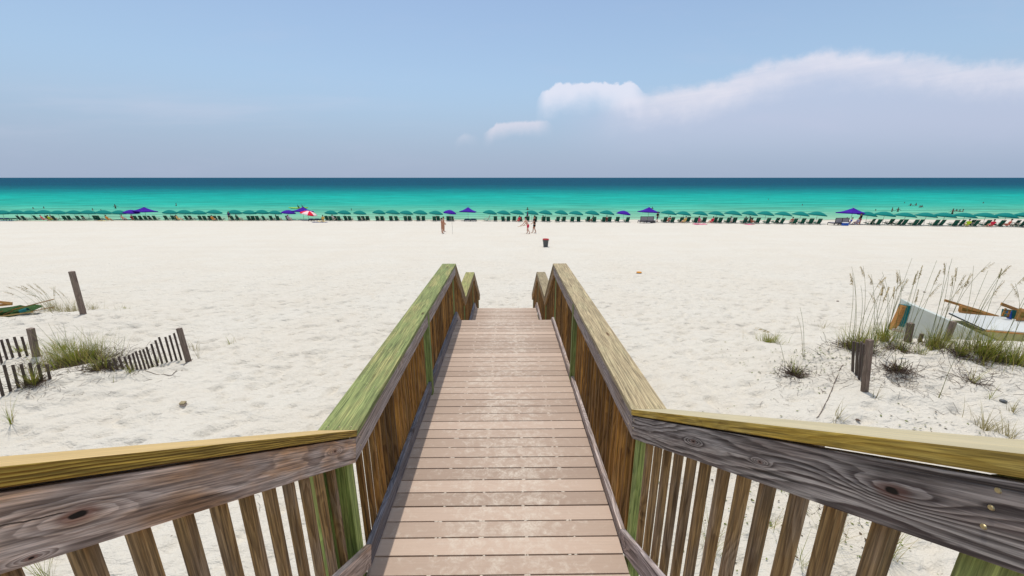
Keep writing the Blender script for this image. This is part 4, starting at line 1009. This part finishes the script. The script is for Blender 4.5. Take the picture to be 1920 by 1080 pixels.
for o in list(COL.objects):
    if o.parent is None and o.get('category') == 'umbrella': s = r.uniform(1.0, 1.12)*(1.18 if 'red and' in o['label'] else 1); o.scale = (s, s, r.uniform(.95, 1.03))
# ------------------------------------------------------------------ chairs
def make_chair():
    root = empty('beach_chair', (0, 0, 0))
    bm = bmesh.new()
    def bar(a, b, t=.04):
        a = Vector(a); b = Vector(b); q = (b-a).to_track_quat('Z', 'Y').to_matrix(); box_bm(bm, (a+b)/2, (t, t*.7, (b-a).length), 0, q)
    for s in (-.30, .30):
        bar((s, -.12, .10), (s, -.55, .98)); bar((s, -.35, .05), (s, .75, .33)); bar((s, .45, -.05), (s, .30, .55)); bar((s, -.35, -.05), (s, .10, .55)); bar((s*1.12, -.42, .55), (s*1.12, .35, .58), .06)
    bar((-.30, -.55, .97), (.30, -.55, .97)); bar((-.30, .75, .33), (.30, .75, .33)); bar((-.3, -.3, .06), (.3, -.3, .06))
    link('frame', bm_mesh(bm, 'frame'), 'frame_pale', root)
    def sling(name, a, b, w_, sag):
        V, F = [], []; a = Vector(a); b = Vector(b); n = 6
        for i in range(n+1):
            t = i/n; p = a.lerp(b, t)+Vector((0, -.4 if name == 'backrest' else 0, -1)).normalized()*sag*math.sin(math.pi*t)
            V += [(p.x-w_/2, p.y, p.z), (p.x+w_/2, p.y, p.z)]
        b0 = len(V); V += [(x, y-.012, z-.012) for x, y, z in V]
        for i in range(n): j = 2*i; F += [(j, j+1, j+3, j+2), (b0+j+2, b0+j+3, b0+j+1, b0+j)]
        for i in range(n):
            for s in (0, 1): j = 2*i+s; F.append((j, j+2, b0+j+2, b0+j) if s == 0 else (j+2, j, b0+j, b0+j+2))
        link(name, pydata(name, V, F, True), 'canvas_green', root)
    sling('backrest', (0, -.16, .16), (0, -.56, 1.0), .60, .03); sling('seat', (0, -.20, .18), (0, .75, .35), .56, .05)
    return root
PAIRS = [41, 50, 72, 94.5, 106.6, 125.5, 134, 151, 161.6, 182, 188, 258, 268, 277, 285, 294, 314.5, 328, 335, 353.5, 361, 378.5, 387, 397, 406, 416, 438.6, 449, 469.5, 476.5, 485, 498, 511, 523, 541.7,
 614.6, 622, 631, 637.5, 650, 657.6, 675.6, 682.5, 690, 709, 717.7, 734, 744.4, 761.6, 769, 784.8, 794, 814.8, 822.6, 840.6, 848, 912.6, 929, 944, 953, 964, 976, 989, 1003, 1019, 1028, 1045, 1056.7, 1072.5, 1084.5,
 1101.7, 1113.8, 1131, 1142, 1156.7, 1174.8, 1244.7, 1259, 1275.7, 1288, 1302.6, 1318.6, 1338, 1348, 1363, 1375, 1393.8, 1404, 1417.8, 1437, 1453, 1462.5, 1487, 1502, 1517.5, 1532,
 1630, 1643, 1666, 1681, 1690.7, 1711, 1720, 1749, 1760, 1786, 1796.6, 1815, 1823, 1844.5, 1871, 1898, 1910, 1919]
umb = [(px, kd, wh) for px, kd, wh in seq if kd != 'A' and kd != 'r']
by = {}
for px in PAIRS:
    j = min(range(len(umb)), key=lambda q: abs(umb[q][0]-px)); by.setdefault(j, []).append(px)
for j, lst in by.items():
    px_u, kd, wh = umb[j]
    col_ = 'teal' if kd == 't' else 'purple'
    for i, px in enumerate(sorted(lst)):
        pos = {1: ['Lone'], 2: ['Left', 'Right'], 3: ['Left', 'Middle', 'Right'], 4: ['Far left', 'Inner left', 'Inner right', 'Far right'], 5: ['Far left', 'Left', 'Middle', 'Right', 'Far right']}[len(lst)][i]
        p = rowpt(px, r.uniform(-.5, .3)+.4)
        rz = r.gauss(0, .10)+(R(90) if px == 912.6 else 0)
        where = wh.replace('just left of', 'left of')
        place('chair', make_chair, p, rz, label=f'{pos} green chair under the {col_} umbrella {where}', cat='chair', group='green canvas chairs in the row by the water')
# daybeds under three canopies
def make_daybed(flat):
    root = empty('lounge_bench', (0, 0, 0)); bm = bmesh.new()
    box_bm(bm, (0, 0, .28), (2.2, 1.3, .06), .01)
    for x in (-1.05, 0, 1.05):
        for y in (-.6, .6): box_bm(bm, (x, y, .12), (.06, .06, .34))
    if not flat:
        for x in (-1.05, 0, 1.05): box_bm(bm, (x, -.66, .70), (.08, .05, .86))
        for z in (.42, 1.1): box_bm(bm, (0, -.66, z), (2.18, .04, .07))
    link('frame', bm_mesh(bm, 'frame'), 'dark', root)
    for x in (-.53, .53):
        bm = bmesh.new(); box_bm(bm, (x, 0, .36), (1.0, 1.25, .10), .03); link('cushion', bm_mesh(bm, 'cushion', False), 'mesh_grey' if not flat else 'canvas_green', root)
        if not flat: bm = bmesh.new(); box_bm(bm, (x, -.66, .76), (.94, .02, .60), .005); link('back_panel', bm_mesh(bm, 'back_panel'), 'mesh_grey', root)
        elif True: bm = bmesh.new(); box_bm(bm, (x, -.52, .47), (.7, .22, .14), .05); link('pillow', bm_mesh(bm, 'pillow'), 'navy', root)
    return root
place('bench', lambda: make_daybed(False), rowpt(1210, 1), .0, label='black framed double lounge with grey back panels under the fourth peaked canopy', cat='lounge', group='lounges')
place('bench', None, rowpt(1570, 1), .05, label='black framed double lounge with grey back panels under the rightmost peaked canopy', cat='lounge', group='lounges')
place('bed', lambda: make_daybed(True), rowpt(882, 0.2), .0, label='low dark flat daybed under the middle peaked canopy', cat='lounge', group='lounges')
place('bed', None, rowpt(592, 1.0), .0, label='low dark flat daybed under the red and white umbrella', cat='lounge', group='lounges')
place('bed', None, rowpt(15, 0.4), .0, label='low dark flat daybed at the left edge of the row', cat='lounge', group='lounges')
def towel(label, px, dy, mat, sx=1.8, sy=.9, rz=0):
    p = rowpt(px, dy); bm = bmesh.new(); bmesh.ops.create_grid(bm, x_segments=12, y_segments=6, size=.5)
    for v_ in bm.verts: v_.co.x *= sx; v_.co.y *= sy; v_.co.z = .05+.02*math.sin(v_.co.x*9)+.02*math.sin(v_.co.y*13+v_.co.x*3)
    bmesh.ops.solidify(bm, geom=bm.faces[:], thickness=.012)
    o = link('beach_towel', bm_mesh(bm, 'beach_towel', True), mat); o.location = p; o.rotation_euler = (-.05, 0, rz); tag(o, label, 'towel')
towel('pink towel spread in front of the third umbrella right of the fourth canopy', 1312, 2.6, 'c_pink', 1.9, 1.3)
towel('pink towel by the chairs left of the sixth umbrella right of the fourth canopy', 1405, 2.0, 'c_pink', 1.3, .9)
towel('navy towel before the red and white umbrella', 600, 3.2, 'c_navy', 2.4, 1.0)
towel('yellow and pale towel heap beside the navy towel', 603, 1.4, 'c_yellow', 1.2, 1.0)
towel('navy towel lying at the left edge of the row', 12, 1.2, 'c_navy', 3.2, 1.2)
towel('yellow towel in front of the eighth teal umbrella from the left edge', 193, 1.3, 'c_yellow', 1.6, .8)
def cooler(label, px, dy, mat):
    p = rowpt(px, dy); root = empty('cooler_box', p, label=label, cat='cooler')
    bm = bmesh.new(); box_bm(bm, (0, 0, .22), (.75, .42, .42), .03); link('body', bm_mesh(bm, 'body'), mat, root)
    bm = bmesh.new(); box_bm(bm, (0, 0, .46), (.78, .45, .07), .02); link('lid', bm_mesh(bm, 'lid'), 'c_white', root)
cooler('blue cooler box with white lid beside the rightmost lounge', 1584, 2.0, 'c_blue')
cooler('dark cooler box in front of the lounge under the fourth peaked canopy', 1224, .8, 'can_grey')

# ------------------------------------------------------------------ people
def skin_mesh(nodes, edges, sub=1):
    names_ = list(nodes); me = bpy.data.meshes.new('t'); me.from_pydata([nodes[n][0] for n in names_], [(names_.index(a), names_.index(b)) for a, b in edges], [])
    o = bpy.data.objects.new('t', me); COL.objects.link(o); o.modifiers.new('s', 'SKIN')
    for i, n in enumerate(names_):
        sv = me.skin_vertices[0].data[i]; rr = nodes[n][1]; rr = rr if hasattr(rr, '__len__') else (rr, rr); sv.radius = (rr[0]*1.17, rr[1]*1.17); sv.use_root = (i == 0)
    if sub: o.modifiers.new('u', 'SUBSURF').levels = sub; o.modifiers['u'].render_levels = sub
    dg = bpy.context.evaluated_depsgraph_get(); out = bpy.data.meshes.new_from_object(o.evaluated_get(dg)); bpy.data.objects.remove(o); bpy.data.meshes.remove(me)
    out.polygons.foreach_set('use_smooth', [True]*len(out.polygons)); return out
POSES = {}
def std(hip=.93, lean=0, kneeL=(.10, .02, .49), kneeR=(-.10, -.02, .49), footL=(.11, 0, .08), footR=(-.11, .0, .08), elL=(.25, .02, 1.12), elR=(-.25, .02, 1.12), haL=(.27, .16, .90), haR=(-.27, .16, .90)):
    y = lean; P = dict(pel=((0, 0, hip), (.135, .10)), waist=((0, y*.4, hip+.16), (.115, .085)), chest=((0, y*.8, hip+.38), (.15, .10)), neck=((0, y, hip+.54), .055), headb=((0, y*1.1+.02, hip+.62), (.07, .08)), head=((0, y*1.15+.02, hip+.73), (.072, .088)),
        hipL=((.09, 0, hip-.06), .085), hipR=((-.09, 0, hip-.06), .085), knL=(kneeL, .055), knR=(kneeR, .055), anL=(footL, .04), anR=(footR, .04), toL=((footL[0]+.02, footL[1]+.17, footL[2]-.045), (.035, .025)), toR=((footR[0]-.02, footR[1]+.17, footR[2]-.045), (.035, .025)),
        shL=((.175, y*.9, hip+.46), .055), shR=((-.175, y*.9, hip+.46), .055), elL=(elL, .038), elR=(elR, .038), wrL=(haL, .026), wrR=(haR, .026))
    return P
EDG = [('pel', 'waist'), ('waist', 'chest'), ('chest', 'neck'), ('neck', 'headb'), ('headb', 'head'), ('pel', 'hipL'), ('pel', 'hipR'), ('hipL', 'knL'), ('hipR', 'knR'), ('knL', 'anL'), ('knR', 'anR'), ('anL', 'toL'), ('anR', 'toR'), ('chest', 'shL'), ('chest', 'shR'), ('shL', 'elL'), ('shR', 'elR'), ('elL', 'wrL'), ('elR', 'wrR')]
POSES['stand'] = std()
POSES['elbow'] = std(elR=(-.27, .0, 1.13), haR=(-.10, .26, 1.20), elL=(.27, .02, 1.12), haL=(.24, .26, 1.15), kneeL=(.10, .06, .49))
POSES['walk'] = std(kneeL=(.10, .10, .50), footL=(.10, .14, .08), kneeR=(-.10, .02, .48), footR=(-.10, -.14, .10), elL=(.24, -.12, 1.12), haL=(.26, -.12, .88), elR=(-.24, .14, 1.13), haR=(-.22, .34, 1.0))
POSES['bend'] = std(hip=.90, lean=.28, kneeL=(.12, .16, .47), footL=(.12, .12, .08), kneeR=(-.12, -.05, .48), footR=(-.13, -.30, .10), elL=(.27, .45, 1.02), haL=(.22, .62, .85), elR=(-.30, .42, 1.05), haR=(-.38, .60, .90))
POSES['sit'] = std(hip=.42, lean=-.22, kneeL=(.13, .42, .50), kneeR=(-.13, .42, .50), footL=(.14, .72, .14), footR=(-.14, .72, .14), elL=(.28, -.05, .62), elR=(-.28, -.05, .62), haL=(.24, .20, .58), haR=(-.24, .20, .58))
POSES['wade'] = std(elL=(.36, .05, 1.18), haL=(.50, .20, 1.05), elR=(-.36, .05, 1.18), haR=(-.50, .2, 1.05))
body_cache = {}
def build_body(pose):
    if pose in body_cache: return body_cache[pose]
    P = POSES[pose]; me = skin_mesh(P, EDG, 1)
    bm = bmesh.new(); bm.from_mesh(me)
    V, F = [], []
    for s, w_, e in ((1, 'wrL', 'elL'), (-1, 'wrR', 'elR')):
        wv = Vector(P[w_][0]); d = (wv-Vector(P[e][0])).normalized(); side = d.cross(Vector((0, 1, 0)));
        if side.length < .1: side = d.cross(Vector((1, 0, 0)))
        side.normalize(); nrm = side.cross(d)
        tube(V, F, [wv-d*.01, wv+d*.045, wv+d*.085], [.024, .038, .034], 6)
        for j in range(4):
            o_ = side*(-.027+.018*j); L = (.065, .078, .072, .055)[j]; b = wv+d*.075+o_
            tube(V, F, [b, b+d*L*.5+nrm*.004, b+d*L*.85+nrm*.02], [.0095, .0085, .006], 5)
        b = wv+d*.03-side*.03; tube(V, F, [b, b-side*.028+d*.025, b-side*.030+d*.055], [.011, .010, .007], 5)
    h = Vector(P['head'][0])
    tube(V, F, [h+Vector((0, .075, .02)), h+Vector((0, .105, -.02)), h+Vector((0, .08, -.03))], [.008, .015, .008], 5)   # nose
    for s in (-1, 1): tube(V, F, [h+Vector((s*.068, 0, .02)), h+Vector((s*.085, -.01, .0)), h+Vector((s*.070, 0, -.03))], [.010, .016, .008], 5)
    t = bpy.data.meshes.new('x'); t.from_pydata(V, [], F); bm.from_mesh(t); bpy.data.meshes.remove(t)
    bm.to_mesh(me); bm.free(); me.polygons.foreach_set('use_smooth', [True]*len(me.polygons))
    def cloth(keys, f, edges):
        N = {k_: (P[k_][0], tuple(q*f+.006 for q in (P[k_][1] if hasattr(P[k_][1], '__len__') else (P[k_][1],)*2))) for k_ in keys}
        return skin_mesh(N, edges, 1)
    def half(a, b, t): return tuple(Vector(P[a][0]).lerp(Vector(P[b][0]), t))
    trunks = {'pel': (P['pel'][0], (.148, .115)), 'w': (half('pel', 'waist', .5), (.13, .10)), 'hL': (P['hipL'][0], .10), 'hR': (P['hipR'][0], .10), 'kL': (half('hipL', 'knL', .62), .092), 'kR': (half('hipR', 'knR', .62), .092)}
    tr = skin_mesh(trunks, [('pel', 'w'), ('pel', 'hL'), ('pel', 'hR'), ('hL', 'kL'), ('hR', 'kR')], 1)
    shirt = {'waist': (P['waist'][0], (.135, .105)), 'p': (half('pel', 'waist', .45), (.14, .112)), 'chest': (P['chest'][0], (.168, .118)), 'n': (half('chest', 'neck', .7), .075), 'sL': (P['shL'][0], .075), 'sR': (P['shR'][0], .075), 'eL': (half('shL', 'elL', .55), .062), 'eR': (half('shR', 'elR', .55), .062)}
    sh = skin_mesh(shirt, [('waist', 'p'), ('waist', 'chest'), ('chest', 'n'), ('chest', 'sL'), ('chest', 'sR'), ('sL', 'eL'), ('sR', 'eR')], 1)
    bm = bmesh.new(); bmesh.ops.create_icosphere(bm, subdivisions=2, radius=1); bmesh.ops.scale(bm, vec=(.098, .112, .118), verts=bm.verts)
    for v_ in list(bm.verts):
        if v_.co.y > .045 and v_.co.z < .055: v_.co.y = .045
        v_.co.y -= .015; v_.co.z += .025
    bmesh.ops.translate(bm, vec=h, verts=bm.verts); hr = bm_mesh(bm, 'hair', True)
    bik = skin_mesh({'a': ((P['pel'][0][0], P['pel'][0][1], P['pel'][0][2]-.02), (.150, .115)), 'b': ((P['pel'][0][0], P['pel'][0][1], P['pel'][0][2]+.06), (.14, .105))}, [('a', 'b')], 1)
    top_ = skin_mesh({'a': (half('waist', 'chest', .75), (.158, .112)), 'b': (half('waist', 'chest', 1.05), (.162, .112))}, [('a', 'b')], 1)
    body_cache[pose] = (me, tr, sh, hr, bik, top_); return body_cache[pose]
def person(label, loc, pose, rz, skin='skin_tan', top=None, bottom=None, scale=1.0, group=None):
    me, tr, sh, hr, bik, tp = build_body(pose)
    root = empty('person', loc, rz, label=label, cat='person', group=group); root.scale = (scale,)*3
    def add(n, m_, mat):
        m2 = m_.copy(); m2.materials.clear(); return link(n, m2, mat, root)
    add('body', me, skin); add('hair', hr, 'hair')
    if bottom: add('swim_bottoms' if bottom[0] == '_' else 'shorts', bik if bottom[0] == '_' else tr, 'c_'+bottom.strip('_'))
    if top: add('bikini_top' if top[0] == '_' else 'shirt', tp if top[0] == '_' else sh, 'c_'+top.strip('_'))
    return root
person('standing woman in coral bikini with bent arms on the open sand', ground(829.5, 438), 'elbow', R(-60), 'skin_tan', '_coral', '_coral', 1.0)
person('second bather standing close behind the woman in the coral bikini', ground(832.5, 434.5), 'stand', R(-70), 'skin_tan', None, '_maroon', 1.02)
pa = person('person in red shorts stooping forward with a thin pole', ground(990, 438.5), 'bend', R(60), 'skin_fair', None, 'red', 1.1)
person('person in black shirt and dark shorts standing beside the stooping one', ground(1002, 437), 'walk', R(100), 'skin_tan', 'black', 'black', 1.14)
V, F = [], []; q = ground(990, 438.5); tube(V, F, [q+Vector((-.1, .25, 1.0)), q+Vector((-1.2, .1, .80))], .02, 5)
tag(link('net_pole', pydata('net_pole', V, F), 'oiled'), 'thin pole held out to the left by the stooping person', 'pole')
q = ground(849, 439); V, F = [], []; tube(V, F, [q+Vector((0, 0, -.2)), q+Vector((-.05, 0, 1.9))], .016, 5)
tag(link('thin_pole', pydata('thin_pole', V, F), 'pole'), 'thin pale pole stuck in the sand right of the woman in coral', 'pole')
person('person standing at the left end of the umbrella row, dark teal shirt', rowpt(431, .4), 'stand', .4, 'skin_tan', 'navy', 'black')
person('bather in navy shirt standing behind the seventh chairs, seen above the person in black', rowpt(989, -.5), 'stand', 2.0, 'skin_tan', 'navy', 'navy', .98)
person('person in dark swimwear standing at the right side of the fourth peaked canopy', rowpt(1232, -.4), 'walk', .6, 'skin_tan', 'black', 'navy')
person('person standing beneath the rightmost peaked canopy in dark clothes', rowpt(1611, 0), 'stand', .3, 'skin_tan', 'black', 'maroon')
SEAT = [(82, 'red', 'seated person in red under the fourth teal umbrella from the left'), (95, 'lime', 'seated person in green shirt beside the one in red at the left'), (100, None, 'bare shouldered sitter right of the green shirted one'), (203, 'orange', 'reclining person in orange before the eighth teal umbrella at left'),
 (232, None, 'tanned sitter without chair between the ninth umbrella and small purple one'), (249, 'maroon', 'sitter in dark red under the small purple umbrella at left'), (335, 'yellow', 'sitter in pale yellow under the first umbrella right of the leftmost canopy'),
 (447, 'lilac', 'sitter in lilac under the fifth umbrella right of the leftmost canopy'), (400, 'orange', 'sitter in orange under the fourth umbrella right of the leftmost canopy'), (521, 'navy', 'sitter in navy left of the small purple umbrella'), (542, 'lilac', 'sitter in lilac under the small purple umbrella'), (606, 'yellow', 'sitter in yellow beside the navy towel'),
 (626, 'white', 'sitter in white between the chairs right of the red and white umbrella'), (973, 'red', 'seated person in bright red behind the chairs left of the stooping person'), (1018, 'maroon', 'sitter in dark red right of the person in black'), (1110, 'black', 'sitter in black under the eighth umbrella right of the middle canopy'),
 (1137, 'maroon', 'sitter in dark red under the ninth umbrella right of the middle canopy'), (1254, 'coral', 'sitter in coral just right of the fourth peaked canopy'), (1283, 'yellow', 'seated person in bright yellow right of the fourth peaked canopy'), (1310, 'pink', 'sitter in pink on the pink towel'), (1334, 'red', 'sitter in red under the fourth umbrella right of the fourth canopy'),
 (1370, 'white', 'sitter in white under the fifth umbrella right of the fourth canopy'), (1396, 'black', 'sitter in black under the sixth umbrella right of the fourth canopy'), (1408, 'coral', 'sitter in coral next to the sitter in black'), (1484, 'coral', 'sitter in coral with towel before the eighth umbrella'),
 (1582, 'red', 'sitter in red at the end of the rightmost lounge'), (1592, 'blue', 'sitter in blue under the rightmost peaked canopy'), (1606, 'lilac', 'sitter in lilac right of the one in blue'), (1813, 'lime', 'seated person in vivid lime shirt at the right end of the row'), (1858, 'red', 'sitter in red at the right end of the row'), (1888, 'coral', 'sitter in coral second from the right end of the row')]
for i, (px, cl_, lab) in enumerate(SEAT):
    person(lab, rowpt(px, 1.0 if cl_ in ('lime', 'yellow', 'red', 'orange') else .2)+Vector((0, 0, -.12)), 'sit', r.gauss(0, .5), 'skin_tan' if i % 2 else 'skin_fair', cl_, 'navy' if cl_ is None else cl_, 1.0, 'people sitting along the row')
SW = [(62.5, 391.5, 1.35, 'swimmer at the far left of the water'), (82.5, 390.5, 1.35, 'second swimmer from the left'), (174, 394.5, 1.25, 'wader close to shore above the seventh umbrella'), (190, 396.5, 1.3, 'swimmer right beside the wader near shore at left'), (217, 391, .62, 'standing wader above the ninth umbrella'),
 (331, 386, .9, 'wader beside a small white splash left of centre'), (659, 394.5, 1.3, 'swimmer above the umbrellas left of centre'), (989, 394, 1.05, 'wader straight above the person in black'), (1223, 391.5, 1.25, 'wader above the fourth peaked canopy'),
 (1440.5, 374.3, 1.4, 'most distant swimmer right of centre'), (1504, 385.5, 1.3, 'swimmer between the fourth and rightmost canopies'), (1641.5, 395.5, 1.35, 'swimmer right above the rightmost canopy'), (1672, 397, .75, 'left wader of the near pair at the right'), (1683, 397, .72, 'right wader of the near pair at the right'),
 (1696, 380.7, 1.4, 'leftmost of the far bathers at the right'), (1707, 386, 1.0, 'second of the far bathers at the right'), (1717, 385.5, 1.0, 'third of the far bathers at the right'), (1724.5, 389, 1.2, 'fourth of the far bathers at the right'), (1728, 388.5, 1.15, 'last of the far bathers at the right'),
 (1785, 401.5, .6, 'bather nearest the shore left of the group of four'), (1787, 396, 1.1, 'first of the group of four bathers at the far right'), (1793, 396.3, 1.2, 'second of the group of four bathers at the far right'), (1799, 397, 1.2, 'third of the group of four bathers at the far right'), (1805, 397, 1.15, 'last of the group of four bathers at the far right'), (1843.5, 381, 1.35, 'lone swimmer near the right edge')]
for px, py, depth, lab in SW:
    q = sea_pt(px, py); person(lab, q+Vector((0, 0, -depth)), 'wade', r.uniform(0, 6.28), 'skin_wet', None, 'black', 1.0, 'bathers in the water')
# kayak in the water
q = sea_pt(560, 391.0); root = empty('kayak', q, rz=.05, label='yellow green kayak with two paddlers off the second peaked canopy', cat='kayak')
V, F = [], []; n = 14; prof = [(t/n*2-1) for t in range(n+1)]
for t in prof:
    w_ = .38*max(.02, (1-abs(t)**2.2)); rise = .22*abs(t)**3
    for a in range(8): an = 6.2832*a/8; V.append((t*2.6, w_*math.cos(an), .08+rise+.20*math.sin(an)*(1-abs(t)**3*.7)))
for i in range(n):
    for a in range(8): F.append((i*8+a, i*8+(a+1) % 8, (i+1)*8+(a+1) % 8, (i+1)*8+a))
F.append(tuple(range(8))); F.append(tuple(n*8+a for a in range(8)[::-1]))
link('hull', pydata('hull', V, F, True), 'c_lime', root)
for x in (.3, 1.4): V, F = [], []; tube(V, F, [Vector((x-.1, -.9, .5)), Vector((x, 0, .75)), Vector((x+.1, .9, 1.0))], .02, 5); link('paddle', pydata('paddle', V, F), 'dark', root)
person('front paddler seated in the kayak', q+Vector((1.2, .0, -.15)), 'sit', R(-90), 'skin_wet', 'black', 'black', .9); person('rear paddler seated in the kayak', q+Vector((.1, -.05, -.15)), 'sit', R(-90), 'skin_wet', 'black', 'black', .9)
